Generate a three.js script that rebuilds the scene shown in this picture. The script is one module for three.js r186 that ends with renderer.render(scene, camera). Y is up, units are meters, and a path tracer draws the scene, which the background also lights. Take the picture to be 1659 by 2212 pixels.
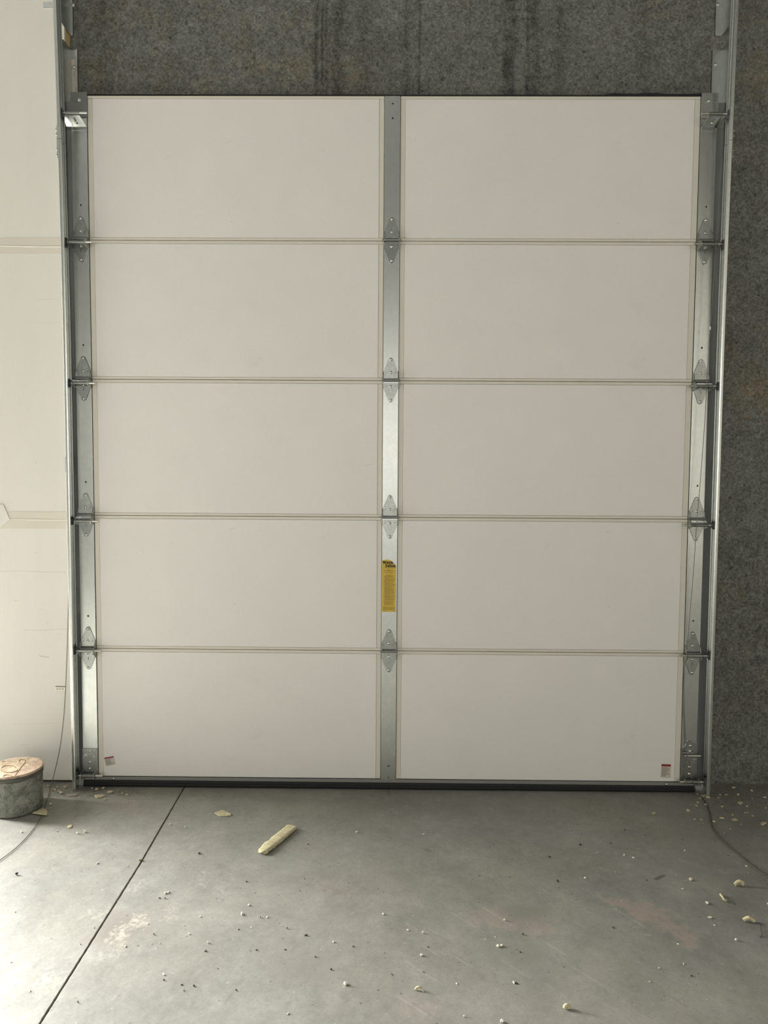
import * as THREE from 'three';
import { RoundedBoxGeometry } from 'three/addons/geometries/RoundedBoxGeometry.js';
import { mergeGeometries } from 'three/addons/utils/BufferGeometryUtils.js';
import { RectAreaLightUniformsLib } from 'three/addons/lights/RectAreaLightUniformsLib.js';

// ------------------------------------------------------------------ camera, sky, daylight, exposure
const scene = new THREE.Scene();
const IMG_W = 1659, IMG_H = 2212, FOCAL = 1597;
const camera = new THREE.PerspectiveCamera(2 * Math.atan(IMG_H / 2 / FOCAL) * 180 / Math.PI, IMG_W / IMG_H, 0.05, 200);
const EYE = new THREE.Vector3(0.0023, 1.479, 3.32);
const YAW = 0.00945, PITCH = -0.05971, ROLL = 0.00613;
const bRight = new THREE.Vector3(), bUp = new THREE.Vector3(), bBack = new THREE.Vector3();
{
  const cy = Math.cos(YAW), sy = Math.sin(YAW), cp = Math.cos(PITCH), sp = Math.sin(PITCH), cr = Math.cos(ROLL), sr = Math.sin(ROLL);
  const rx = [cy, 0, -sy], rz = [sy, 0, cy];
  const up = [sp * rz[0], cp, sp * rz[2]], back = [cp * rz[0], -sp, cp * rz[2]];
  bRight.set(cr * rx[0] + sr * up[0], sr * up[1], cr * rx[2] + sr * up[2]);
  bUp.set(-sr * rx[0] + cr * up[0], cr * up[1], -sr * rx[2] + cr * up[2]);
  bBack.set(...back);
  camera.position.copy(EYE);
  camera.quaternion.setFromRotationMatrix(new THREE.Matrix4().makeBasis(bRight, bUp, bBack));
}
scene.background = new THREE.Color(1.0, 1.0, 0.99);           // bright overcast sky
scene.backgroundIntensity = 2.0;

RectAreaLightUniformsLib.init();
function daylight(name, w, h, pos, target, color, intensity) {      // daylight at the neighbour opening, added fill at the rear panes
  const l = new THREE.RectAreaLight(color, intensity, w, h);
  l.name = name; l.position.set(...pos); l.lookAt(...target); l.castShadow = true; scene.add(l);
}
daylight('daylight_neighbour_door', 3.2, 3.04, [-4.25, 1.55, -0.25], [-4.25, 1.55, 5], new THREE.Color(1, 0.985, 0.95), 8.7);
daylight('fill_rear_window', 2.8, 3.1, [-2.95, 1.9, 13.93], [-2.95, 1.9, 0], new THREE.Color(1, 0.98, 0.94), 0.5);  // added fill lamps in front of the rear panes, lift the door panels
daylight('fill_rear_window_second', 2.8, 3.1, [2.95, 1.9, 13.93], [2.95, 1.9, 0], new THREE.Color(1, 0.98, 0.94), 0.5);

const renderer = new THREE.WebGLRenderer({ antialias: true });
renderer.toneMapping = THREE.LinearToneMapping;
renderer.toneMappingExposure = 7.75;
renderer.shadowMap.enabled = true;

// ------------------------------------------------------------------ helpers
function rng(seed) { let a = seed >>> 0; return () => { a = (a + 0x6D2B79F5) | 0; let t = Math.imul(a ^ (a >>> 15), 1 | a); t = (t + Math.imul(t ^ (t >>> 7), 61 | t)) ^ t; return ((t ^ (t >>> 14)) >>> 0) / 4294967296; }; }
function ray(u, v) {
  const x = (u - IMG_W / 2) / FOCAL, y = -(v - IMG_H / 2) / FOCAL;
  return new THREE.Vector3().addScaledVector(bRight, x).addScaledVector(bUp, y).addScaledVector(bBack, -1);
}
function onZ(u, v, z) { const d = ray(u, v); return d.multiplyScalar((z - EYE.z) / d.z).add(EYE); }
function onFloor(u, v, y = 0) { const d = ray(u, v); return d.multiplyScalar((y - EYE.y) / d.y).add(EYE); }

const taken = {};
function numbered(name) { const n = taken[name] ?? 0; taken[name] = n + 1; return n ? name + '_' + String(n).padStart(3, '0') : name; }
function shade(o) { o.traverse((c) => { if (c.isMesh) { c.castShadow = true; c.receiveShadow = true; } }); return o; }
function tag(o, label, category, group) { o.userData.label = label; o.userData.category = category; if (group) o.userData.group = group; return o; }
function thing(name, label, category, pos = [0, 0, 0], group) {
  const o = new THREE.Group(); o.name = numbered(name); o.position.set(...pos); scene.add(o); return tag(o, label, category, group);
}
function part(name, geo, mat, parent, label) {
  const m = new THREE.Mesh(Array.isArray(geo) ? merge(geo) : geo, mat); m.name = name; m.castShadow = m.receiveShadow = true; parent.add(m);
  if (label) m.userData.label = label; return m;
}
function sub(name, parent) { const g = new THREE.Group(); g.name = name; parent.add(g); return g; }
function struct(name, geo, mat, parent = scene) {
  const m = part(name, geo, mat, parent); if (parent === scene) m.userData.kind = 'structure'; return m;
}
function structGroup(name) { const g = new THREE.Group(); g.name = name; g.userData.kind = 'structure'; scene.add(g); return g; }
function merge(list) {
  const l = list.map((g) => { const q = g.index ? g.toNonIndexed() : g; for (const k of Object.keys(q.attributes)) if (!['position', 'normal', 'uv'].includes(k)) q.deleteAttribute(k); return q; });
  return mergeGeometries(l);
}
function box(x0, x1, y0, y1, z0, z1, r = 0) {
  const w = x1 - x0, h = y1 - y0, d = z1 - z0;
  const g = r ? new RoundedBoxGeometry(w, h, d, 2, r) : new THREE.BoxGeometry(w, h, d);
  g.translate((x0 + x1) / 2, (y0 + y1) / 2, (z0 + z1) / 2); return metreUV(g);
}
function metreUV(g) {                       // box projection, uv in metres of world space
  const p = g.attributes.position, n = g.attributes.normal, uv = new Float32Array(p.count * 2);
  for (let i = 0; i < p.count; i++) {
    const ax = Math.abs(n.getX(i)), ay = Math.abs(n.getY(i)), az = Math.abs(n.getZ(i));
    if (az >= ax && az >= ay) { uv[2 * i] = p.getX(i); uv[2 * i + 1] = p.getY(i); }
    else if (ax >= ay) { uv[2 * i] = p.getZ(i); uv[2 * i + 1] = p.getY(i); }
    else { uv[2 * i] = p.getX(i); uv[2 * i + 1] = p.getZ(i); }
  }
  g.setAttribute('uv', new THREE.BufferAttribute(uv, 2)); return g;
}
function poly(pts) { const s = new THREE.Shape(); pts.forEach(([x, y], i) => i ? s.lineTo(x, y) : s.moveTo(x, y)); s.closePath(); return s; }
function plate(shape, z0, z1, bevel = 0, curve = 8) {      // a shape in x,y given thickness along z, its outline kept
  const g = new THREE.ExtrudeGeometry(shape, { depth: z1 - z0 - 2 * bevel, bevelEnabled: bevel > 0, bevelThickness: bevel, bevelSize: bevel, bevelOffset: -bevel, bevelSegments: 2, curveSegments: curve, steps: 1 });
  g.translate(0, 0, z0 + bevel); return g;
}
function rectShape(x0, x1, y0, y1, holes = []) {
  const s = poly([[x0, y0], [x1, y0], [x1, y1], [x0, y1]]);
  for (const [hx, hy, r] of holes) { const h = new THREE.Path(); h.absarc(hx, hy, r, 0, Math.PI * 2, true); s.holes.push(h); }
  return s;
}
function barX(x0, x1, y, z, r, seg = 14) { const g = new THREE.CylinderGeometry(r, r, x1 - x0, seg); g.rotateZ(Math.PI / 2); g.translate((x0 + x1) / 2, y, z); return g; }
function tube(pts, r, n = 120, seg = 6) { return new THREE.TubeGeometry(new THREE.CatmullRomCurve3(pts, false, 'centripetal'), n, r, seg); }
function thicken(line, t) {                  // closed outline around an open 2-D polyline
  const L = [], R = [];
  line.forEach((p, i) => {
    const a = line[Math.max(0, i - 1)], b = line[Math.min(line.length - 1, i + 1)];
    let dx = b[0] - a[0], dy = b[1] - a[1]; const l = Math.hypot(dx, dy); dx /= l; dy /= l;
    L.push([p[0] - dy * t / 2, p[1] + dx * t / 2]); R.unshift([p[0] + dy * t / 2, p[1] - dx * t / 2]);
  });
  return poly([...L, ...R]);
}
function upright(shapeXZ, y0, y1) {          // shape given in (x, z), raised from y0 to y1
  const g = new THREE.ExtrudeGeometry(shapeXZ, { depth: y1 - y0, bevelEnabled: false, steps: Math.max(1, Math.round((y1 - y0) / 0.12)) }); g.rotateX(Math.PI / 2); g.translate(0, y1, 0);
  return g;
}
function lean(g, fx, fz) {                   // move every level y by fx(y), fz(y)
  const p = g.attributes.position; for (let i = 0; i < p.count; i++) { const y = p.getY(i); p.setX(i, p.getX(i) + fx(y)); p.setZ(i, p.getZ(i) + fz(y)); }
  g.computeVertexNormals(); return g;
}
function mirrorX(g) {
  const q = g.index ? g.toNonIndexed() : g.clone(), p = q.attributes.position, n = q.attributes.normal;
  for (let i = 0; i < p.count; i++) { p.setX(i, -p.getX(i)); n.setX(i, -n.getX(i)); }
  for (const k of Object.keys(q.attributes)) { const a = q.attributes[k], s = a.itemSize; for (let i = 0; i < a.count; i += 3) for (let c = 0; c < s; c++) { const b = a.array[(i + 1) * s + c]; a.array[(i + 1) * s + c] = a.array[(i + 2) * s + c]; a.array[(i + 2) * s + c] = b; } }
  return q;
}

// ------------------------------------------------------------------ procedural textures
function noise(size, cells, seed) {          // tileable value noise, 0..1
  const r = rng(seed), g = new Float32Array(cells * cells); for (let i = 0; i < g.length; i++) g[i] = r();
  const out = new Float32Array(size * size), k = cells / size, X0 = new Int32Array(size), X1 = new Int32Array(size), FX = new Float32Array(size);
  for (let x = 0; x < size; x++) { const f = x * k, i = Math.floor(f), t = f - i; X0[x] = i % cells; X1[x] = (i + 1) % cells; FX[x] = t * t * (3 - 2 * t); }
  for (let y = 0; y < size; y++) {
    const a = X0[y] * cells, b = X1[y] * cells, t = FX[y];
    for (let x = 0; x < size; x++) {
      const u = FX[x], p = g[a + X0[x]] + (g[a + X1[x]] - g[a + X0[x]]) * u, q = g[b + X0[x]] + (g[b + X1[x]] - g[b + X0[x]]) * u;
      out[y * size + x] = p + (q - p) * t;
    }
  }
  return out;
}
function fbm(size, list, seed) {             // list of [cells, weight]; result centred on 0
  const out = new Float32Array(size * size);
  list.forEach(([c, w], k) => { const n = noise(size, c, seed + 17 * k); for (let i = 0; i < out.length; i++) out[i] += (n[i] - 0.5) * w; });
  return out;
}
function canvasOf(w, h) { const c = document.createElement('canvas'); c.width = w; c.height = h; return [c, c.getContext('2d')]; }
function canvasTex(c, wrap = THREE.ClampToEdgeWrapping, color = true) {
  const t = new THREE.CanvasTexture(c); t.wrapS = t.wrapT = wrap; if (color) t.colorSpace = THREE.SRGBColorSpace; t.magFilter = THREE.LinearFilter; t.anisotropy = 8; return t;
}
function paint(w, h, fn) {                   // per-pixel colour, row 0 at the top of the picture
  const [c, x] = canvasOf(w, h), im = x.createImageData(w, h), d = im.data;
  for (let j = 0; j < h; j++) for (let i = 0; i < w; i++) { const o = fn(i, j, j * w + i), k = 4 * (j * w + i); d[k] = o[0]; d[k + 1] = o[1]; d[k + 2] = o[2]; d[k + 3] = 255; }
  x.putImageData(im, 0, 0); return [c, x];
}
function greyData(size, f, wrap = THREE.RepeatWrapping) {
  const d = new Uint8Array(size * size * 4);
  for (let i = 0; i < size * size; i++) { const v = Math.max(0, Math.min(255, f[i] * 255)); d[4 * i] = d[4 * i + 1] = d[4 * i + 2] = v; d[4 * i + 3] = 255; }
  const t = new THREE.DataTexture(d, size, size); t.wrapS = t.wrapT = wrap; t.magFilter = THREE.LinearFilter; t.minFilter = THREE.LinearMipmapLinearFilter; t.generateMipmaps = true; t.needsUpdate = true; return t;
}

// concrete of the outer wall: one tile is 4.096 m, so x from -2.048 to 2.048 m lies on it once
const TILE = 4.096;
const concreteMat = (() => {
  const S = 2048, big = fbm(S, [[6, 0.5], [14, 0.35], [34, 0.3]], 11), mid = fbm(S, [[90, 0.22], [230, 0.42], [460, 0.6]], 23), fine = fbm(S, [[600, 0.7], [1024, 0.6]], 37);
  const pit = fbm(S, [[512, 0.75], [256, 0.35]], 51), rust = fbm(S, [[9, 0.8], [40, 0.5], [150, 0.4]], 61), veil = fbm(S, [[5, 0.7], [22, 0.4]], 71);
  // dark runs of damp below the roof line, at metres from the middle of the door
  const runs = [[-0.345, 0.010, 0.9], [-0.318, 0.006, 1], [-0.30, 0.007, 0.7], [-0.245, 0.022, 0.8], [-0.13, 0.03, 0.35], [0.06, 0.012, 0.45], [0.115, 0.006, 0.9], [0.50, 0.012, 0.8], [0.525, 0.018, 1], [0.60, 0.008, 0.7], [0.63, 0.03, 0.6], [0.74, 0.03, 0.5], [-1.30, 0.05, 0.5], [-1.0, 0.02, 0.3], [1.12, 0.03, 0.4], [1.705, 0.006, 0.9]];
  const col = new Float32Array(S);
  for (let i = 0; i < S; i++) { const x = (i / S - 0.5) * TILE; for (const [c, w, a] of runs) { const d = (x - c) / w; col[i] += a * Math.exp(-d * d); } }
  const wob = fbm(S, [[40, 1], [130, 0.8]], 83);
  const h = new Float32Array(S * S);
  const [c] = paint(S, S, (i, j, k) => {
    const ii = Math.max(0, Math.min(S - 1, Math.round(i + 5 * wob[k])));
    const up = j < S * 0.3 ? 1 : 0.25;               // the runs stop at the door head
    let v = 110 + 24 * big[k] + 38 * mid[k] + 40 * fine[k] - 27 * col[ii] * up * (0.55 + 0.9 * (wob[k] + 0.5));
    let p = 0; if (pit[k] < -0.30) { p = Math.min(1, (-0.30 - pit[k]) * 9); v -= 22 * p; }
    h[k] = 0.5 + 0.30 * mid[k] + 0.22 * fine[k] - 0.35 * p;
    const r = Math.max(0, rust[k] - 0.20) * 1.0, pale = Math.max(0, veil[k] - 0.12) * 30;
    v += pale;
    return [v * (0.992 + 0.16 * r), v * (1.006 - 0.03 * r), v * (0.965 - 0.22 * r)];
  });
  const t = canvasTex(c, THREE.RepeatWrapping); t.repeat.set(1 / TILE, 1 / TILE); t.offset.set(0.5, 0);
  const b = greyData(S, (() => { const f = new Float32Array(S * S); for (let j = 0; j < S; j++) f.set(h.subarray((S - 1 - j) * S, (S - j) * S), j * S); return f; })()); b.repeat.set(1 / TILE, 1 / TILE); b.offset.set(0.5, 0);
  return new THREE.MeshStandardMaterial({ map: t, bumpMap: b, bumpScale: 0.006, roughness: 0.92 });
})();

// floor: a 4.4 m square from x -2.2, z -0.3, mirrored beyond
const FLOOR = { x0: -2.2, z0: -0.3, size: 4.4 };
const floorMat = (() => {
  const S = 2048, big = fbm(S, [[5, 0.5], [12, 0.45], [30, 0.35]], 101), mid = fbm(S, [[45, 0.55], [110, 0.5], [240, 0.4], [520, 0.3]], 113), scuff = fbm(S, [[24, 0.5], [64, 0.5], [190, 0.4]], 151), fine = fbm(S, [[1024, 1]], 127), tone = fbm(S, [[7, 0.6], [20, 0.5], [60, 0.3]], 139);
  const [c, x] = paint(S, S, (i, j, k) => {
    const e = scuff[k], v = 141 + 20 * big[k] + 17 * mid[k] + 9 * fine[k] + 22 * Math.max(0, e - 0.16) - 26 * Math.max(0, -0.17 - e), w = tone[k];
    return [v * (1 + 0.02 * w), v * (0.992 - 0.006 * w), v * (0.940 - 0.03 * w)];
  });
  const at = (u, v) => { const p = onFloor(u, v); return [(p.x - FLOOR.x0) / FLOOR.size * S, (p.z - FLOOR.z0) / FLOOR.size * S]; };
  const R = rng(9);
  const path = (pts, jit = 0) => { x.beginPath(); pts.forEach(([u, v], i) => { const [a, b] = at(u + (R() - 0.5) * jit, v + (R() - 0.5) * jit * 0.5); i ? x.lineTo(a, b) : x.moveTo(a, b); }); };
  const patch = (pts, rgb, alpha) => {               // powder or rubbed area with a ragged outline
    const q = pts.map(([u, v]) => at(u, v)), col = rgb.split(',').map(Number), pad = 26;
    const i0 = Math.max(0, Math.floor(Math.min(...q.map((p) => p[0])) - pad)), i1 = Math.min(S - 1, Math.ceil(Math.max(...q.map((p) => p[0])) + pad)), j0 = Math.max(0, Math.floor(Math.min(...q.map((p) => p[1])) - pad)), j1 = Math.min(S - 1, Math.ceil(Math.max(...q.map((p) => p[1])) + pad));
    const im = x.getImageData(i0, j0, i1 - i0 + 1, j1 - j0 + 1), d = im.data;
    for (let j = j0; j <= j1; j++) for (let i = i0; i <= i1; i++) {
      const k = j * S + i; let dist = 1e9, inside = false;
      for (let a = 0, b = q.length - 1; a < q.length; b = a++) {
        const [ax, ay] = q[a], [bx, by] = q[b]; if ((ay > j) !== (by > j) && i < (bx - ax) * (j - ay) / (by - ay) + ax) inside = !inside;
        const t = Math.max(0, Math.min(1, ((i - ax) * (bx - ax) + (j - ay) * (by - ay)) / ((bx - ax) ** 2 + (by - ay) ** 2))); dist = Math.min(dist, Math.hypot(i - ax - t * (bx - ax), j - ay - t * (by - ay)));
      }
      const m = Math.max(0, Math.min(1, 0.5 + ((inside ? dist : -dist) + 46 * mid[k] + 30 * scuff[k]) / 22)) * (0.75 + 0.5 * fine[k]) * alpha, o = 4 * ((j - j0) * (i1 - i0 + 1) + i - i0);
      for (let c2 = 0; c2 < 3; c2++) d[o + c2] = d[o + c2] * (1 - m) + col[c2] * m;
    }
    x.putImageData(im, i0, j0);
  };
  const dust = (pts, rgb, n, alpha) => {           // grainy powder inside a polygon's box
    const us = pts.map((p) => p[0]), vs = pts.map((p) => p[1]);
    for (let k = 0; k < n; k++) { const [a, b] = at(Math.min(...us) + R() * (Math.max(...us) - Math.min(...us)), Math.min(...vs) + R() * (Math.max(...vs) - Math.min(...vs))); x.fillStyle = `rgba(${rgb},${alpha * R()})`; x.beginPath(); x.ellipse(a, b, 0.8 + 2 * R(), 0.8 + 1.6 * R(), R() * 3, 0, 7); x.fill(); }
  };
  // rosy dust patches
  const z7 = (q) => q.map(([a, b]) => [830 + a / 2.001, 1680 + b / 2.002]);
  patch(z7([[880, 455], [1000, 515], [1090, 525], [1170, 550], [1250, 620], [1345, 690], [1355, 740], [1290, 728], [1180, 655], [1100, 615], [1000, 575], [930, 540]]), '164,145,133', 0.75);
  patch(z7([[380, 575], [470, 555], [560, 618], [690, 628], [660, 655], [560, 662], [430, 622]]), '162,146,134', 0.55);
  patch(z7([[110, 960], [235, 955], [190, 1045], [120, 1045]]), '166,150,138', 0.4);
  patch([[200, 2030], [250, 1990], [300, 1985], [310, 2010], [270, 2030]], '128,115,107', 0.4);
  patch([[230, 1740], [300, 1725], [330, 1760], [270, 1775]], '140,126,116', 0.3);
  patch([[600, 1820], [700, 1815], [720, 1850], [640, 1860]], '154,142,132', 0.3);
  // dark rubbed patches
  patch(z7([[520, 570], [600, 550], [685, 570], [650, 600], [560, 605]]), '112,110,102', 0.45);
  patch(z7([[470, 745], [600, 750], [650, 770], [630, 805], [500, 790]]), '116,114,106', 0.4);
  patch([[590, 1730], [650, 1725], [640, 1740], [600, 1742]], '110,106,98', 0.3);
  patch([[600, 2080], [690, 2070], [700, 2110], [620, 2115]], '118,116,108', 0.35);
  patch([[835, 1700], [880, 1700], [880, 1712], [840, 1712]], '120,112,100', 0.3);
  // pale boot prints and plaster smears left of the middle
  x.lineCap = 'round'; x.lineJoin = 'round';
  const smear = (pts, rgb, alpha, w, n = 5, jit = 9) => { for (let k = 0; k < n; k++) { path(pts, jit); x.setLineDash([2 + 9 * R(), 1 + 7 * R()]); x.strokeStyle = `rgba(${rgb},${alpha / n * 1.5})`; x.lineWidth = w * (0.4 + 1.1 * R()); x.stroke(); } x.setLineDash([]) };
  const z6 = (q) => q.map(([a, b]) => [a / 1.999, 1680 + b / 1.998]);
  const powder = (pts, rgb, alpha, spread, n = 90) => {
    for (let k = 0; k < n; k++) { const f = R() * (pts.length - 1), i = Math.min(pts.length - 2, Math.floor(f)), t = f - i; const [a, b] = at(pts[i][0] + (pts[i + 1][0] - pts[i][0]) * t, pts[i][1] + (pts[i + 1][1] - pts[i][1]) * t); x.fillStyle = `rgba(${rgb},${alpha * (0.1 + 0.32 * R())})`; x.beginPath(); x.ellipse(a + (R() + R() - 1) * spread * 4, b + (R() + R() - 1) * spread * 7, 1 + 3.2 * R() * R(), 1 + 5 * R() * R(), (R() - 0.5), 0, 7); x.fill(); }
  };
  powder(z6([[555, 640], [575, 605], [615, 590], [632, 620], [600, 645], [560, 645]]), '205,196,182', 0.8, 3.2);
  powder(z6([[580, 625], [620, 612]]), '205,196,182', 0.6, 3);
  powder(z6([[500, 685], [515, 660], [545, 655]]), '204,196,184', 0.8, 3.4);
  powder(z6([[498, 686], [545, 688]]), '200,190,178', 0.6, 2.6);
  powder(z6([[380, 610], [400, 575], [450, 565], [440, 600], [385, 618]]), '200,195,180', 0.5, 3);
  powder(z6([[460, 740], [530, 735]]), '198,188,174', 0.5, 4);
  powder(z6([[165, 905], [220, 890], [280, 875]]), '196,200,184', 0.5, 4);
  powder(z6([[185, 855], [215, 870], [180, 890]]), '200,198,184', 0.5, 4);
  powder(z6([[705, 590], [745, 575], [740, 600]]), '196,182,168', 0.45, 4);
  powder(z6([[565, 480], [600, 465], [620, 455]]), '196,194,186', 0.4, 4);
  powder(z6([[865, 440], [880, 425]]), '196,190,180', 0.5, 5);
  powder(z6([[930, 500], [970, 490], [960, 460]]), '188,187,180', 0.4, 4);
  powder(z6([[70, 860], [110, 800]]), '214,208,194', 0.4, 5);
  powder(z6([[5, 900], [40, 890]]), '216,212,198', 0.4, 5);
  // long scrapes towards the right front
  for (let k = 0; k < 46; k++) { const a = 830 + R() * 640, b = 1950 + R() * 220, l = 15 + R() * 60, lite = R() < 0.4; smear([[a, b], [a + l, b + l * 0.62]], lite ? '178,176,168' : '126,124,116', 0.22, 1 + 3 * R(), 2, 3); }
  for (let k = 0; k < 40; k++) { const a = R() * 1659, b = 1720 + R() * 480, l = (R() - 0.5) * 60; smear([[a, b], [a + l, b + (R() - 0.5) * 16]], R() < 0.5 ? '176,174,166' : '124,121,113', 0.25, 1 + 2.5 * R(), 2, 3); }
  smear(z7([[1175, 435], [1205, 425]]), '80,76,68', 0.8, 6); smear(z7([[1000, 305], [1140, 318]]), '112,107,98', 0.4, 5); smear(z7([[180, 310], [200, 315]]), '100,96,88', 0.6, 5);
  smear(z6([[975, 975], [1060, 860]]), '120,118,110', 0.4, 3); smear([[840, 1703], [840, 1716]], '90,86,78', 0.8, 2);
  // powder and dirt in the two corners
  dust([[90, 1692], [330, 1735]], '176,166,140', 520, 0.6); dust([[110, 1690], [300, 1720]], '92,84,70', 420, 0.5);
  dust([[1540, 1695], [1659, 1780]], '150,140,122', 260, 0.45); dust([[1540, 1695], [1659, 1740]], '86,80,66', 420, 0.5);
  // specks everywhere
  for (let k = 0; k < 9000; k++) { const d = R(); x.fillStyle = d < 0.6 ? `rgba(70,66,60,${0.25 + 0.5 * R()})` : `rgba(205,200,188,${0.2 + 0.4 * R()})`; const r = 0.4 + 1.5 * R() * R(); x.beginPath(); x.ellipse(R() * S, R() * S, r, r, 0, 0, 7); x.fill(); }
  const t = canvasTex(c, THREE.MirroredRepeatWrapping); t.flipY = false;
  const rough = fbm(512, [[10, 0.3], [30, 0.3], [90, 0.2]], 171).map((v) => 0.56 + 0.5 * v);
  const rt = greyData(512, rough, THREE.MirroredRepeatWrapping);
  const bt = greyData(1024, fbm(1024, [[60, 0.5], [200, 0.5], [512, 0.5]], 181).map((v) => 0.5 + 0.5 * v), THREE.MirroredRepeatWrapping);
  return new THREE.MeshStandardMaterial({ map: t, roughnessMap: rt, roughness: 1, bumpMap: bt, bumpScale: 0.0012 });
})();
function floorUV(g) { const p = g.attributes.position, uv = new Float32Array(p.count * 2); for (let i = 0; i < p.count; i++) { uv[2 * i] = (p.getX(i) - FLOOR.x0) / FLOOR.size; uv[2 * i + 1] = (p.getZ(i) - FLOOR.z0) / FLOOR.size; } g.setAttribute('uv', new THREE.BufferAttribute(uv, 2)); return g; }

const galvMaps = (() => {
  const S = 512, a = fbm(S, [[18, 0.5], [40, 0.6], [90, 0.4]], 201), b = fbm(S, [[8, 0.5], [24, 0.5], [120, 0.3]], 211);
  const rep = (t) => { t.repeat.set(3, 3); return t; };
  const [c] = paint(S, S, (i, j, k) => { const v = 222 + 12 * a[k]; return [v * 0.985, v, v * 0.985]; });
  const spC = fbm(S, [[30, 0.8], [64, 0.8]], 221);
  const [sc] = paint(S, S, (i, j, k) => { const v = 206 + 22 * spC[k]; return [v * 0.985, v, v * 0.985]; });
  return { col: rep(canvasTex(c, THREE.RepeatWrapping)), rough: rep(greyData(S, b.map((v) => 0.25 + 0.10 * v))), spangle: rep(canvasTex(sc, THREE.RepeatWrapping)), spRough: rep(greyData(S, spC.map((v) => 0.30 + 0.16 * v))) };
})();
const galvMat = new THREE.MeshStandardMaterial({ map: galvMaps.col, roughness: 0.26, metalness: 1 });
const spangleMat = new THREE.MeshStandardMaterial({ color: 0xd9dad8, map: galvMaps.spangle, roughness: 0.30, metalness: 1 });
const trackMat = new THREE.MeshStandardMaterial({ map: galvMaps.col, roughness: 0.28, metalness: 1 });
const boltMat = new THREE.MeshStandardMaterial({ color: 0xd6d8d4, roughness: 0.22, metalness: 1 });
const axleMat = new THREE.MeshStandardMaterial({ color: 0xdcdcd6, roughness: 0.25, metalness: 1 });
const darkSteelMat = new THREE.MeshStandardMaterial({ color: 0x8b8d8a, roughness: 0.45, metalness: 0.9 });
const rollerMat = new THREE.MeshStandardMaterial({ color: 0x5f6160, roughness: 0.55, metalness: 0.3 });
const rubberMat = new THREE.MeshStandardMaterial({ color: 0x17191a, roughness: 0.7 });
const gapFillerMat = new THREE.MeshStandardMaterial({ color: 0x8a8c8a, roughness: 0.6 });
const aluMat = new THREE.MeshStandardMaterial({ color: 0x9a9a95, roughness: 0.5, metalness: 0.7 });
const panelMat = (() => {
  const S = 1024, a = fbm(S, [[6, 0.5], [18, 0.4]], 301), f = fbm(S, [[512, 1]], 311), st = fbm(S, [[14, 0.6], [50, 0.4]], 321);
  const [c, x] = paint(S, S, (i, j, k) => { const v = 234 + 5 * a[k] + 3 * f[k] - 30 * Math.max(0, st[k] - 0.36); return [v, v * 0.988, v * 0.968]; });
  const R = rng(77); for (let k = 0; k < 9; k++) { x.fillStyle = `rgba(120,112,100,${0.35 * R()})`; x.beginPath(); x.ellipse(R() * S, R() * S, 0.8 + R(), 0.8 + R(), 0, 0, 7); x.fill(); }
  for (let k = 0; k < 5; k++) { x.strokeStyle = 'rgba(150,142,128,0.25)'; x.lineWidth = 1; x.beginPath(); const a0 = R() * S, b0 = R() * S; x.moveTo(a0, b0); x.lineTo(a0 + 26 * R(), b0 - 14 * R()); x.stroke(); }
  const t = canvasTex(c, THREE.RepeatWrapping); t.repeat.set(1 / 1.7, 1 / 1.7);
  const b = greyData(512, fbm(512, [[256, 0.6], [128, 0.5]], 331).map((v) => 0.5 + 0.6 * v)); b.repeat.set(2.5, 2.5);
  return new THREE.MeshStandardMaterial({ map: t, bumpMap: b, bumpScale: 0.0003, roughness: 0.55 });
})();
const frameMat = new THREE.MeshStandardMaterial({ color: 0xddd8cc, roughness: 0.5 });
const skinMat = new THREE.MeshStandardMaterial({ color: 0x8a857a, roughness: 0.6 });
const woodEdgeMat = new THREE.MeshStandardMaterial({ color: 0xcdb985, roughness: 0.8 });
const tapeMat = new THREE.MeshStandardMaterial({ color: 0xd8d2c7, roughness: 0.85 });
const foamMat = (() => {
  const S = 256, a = fbm(S, [[8, 0.5], [24, 0.6], [70, 0.4]], 401);
  const [c] = paint(S, S, (i, j, k) => { const v = 203 + 44 * a[k]; return [v, v * 0.955, v * 0.78]; });
  return new THREE.MeshStandardMaterial({ map: canvasTex(c, THREE.RepeatWrapping), roughness: 0.9 });
})();
const crumbMat = new THREE.MeshStandardMaterial({ color: 0xe6e0d0, roughness: 0.9 });
const crumbDustyMat = new THREE.MeshStandardMaterial({ color: 0xc9bba4, roughness: 0.95 });
const dirtMat = new THREE.MeshStandardMaterial({ color: 0x3d3a35, roughness: 0.95 });
const cableMat = new THREE.MeshStandardMaterial({ color: 0x77766f, roughness: 0.45, metalness: 0.8 });
const cordMat = new THREE.MeshStandardMaterial({ color: 0x4a463f, roughness: 0.6, metalness: 0.3 });
const roomWhiteMat = new THREE.MeshStandardMaterial({ color: 0xdcd8cc, roughness: 0.85 });
const roomGreyMat = new THREE.MeshStandardMaterial({ color: 0x8a8983, roughness: 0.9 });
const ceilingMat = new THREE.MeshStandardMaterial({ color: 0x636360, roughness: 0.9 });
const groundMat = new THREE.MeshStandardMaterial({ color: 0x9b978c, roughness: 0.95 });

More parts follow.
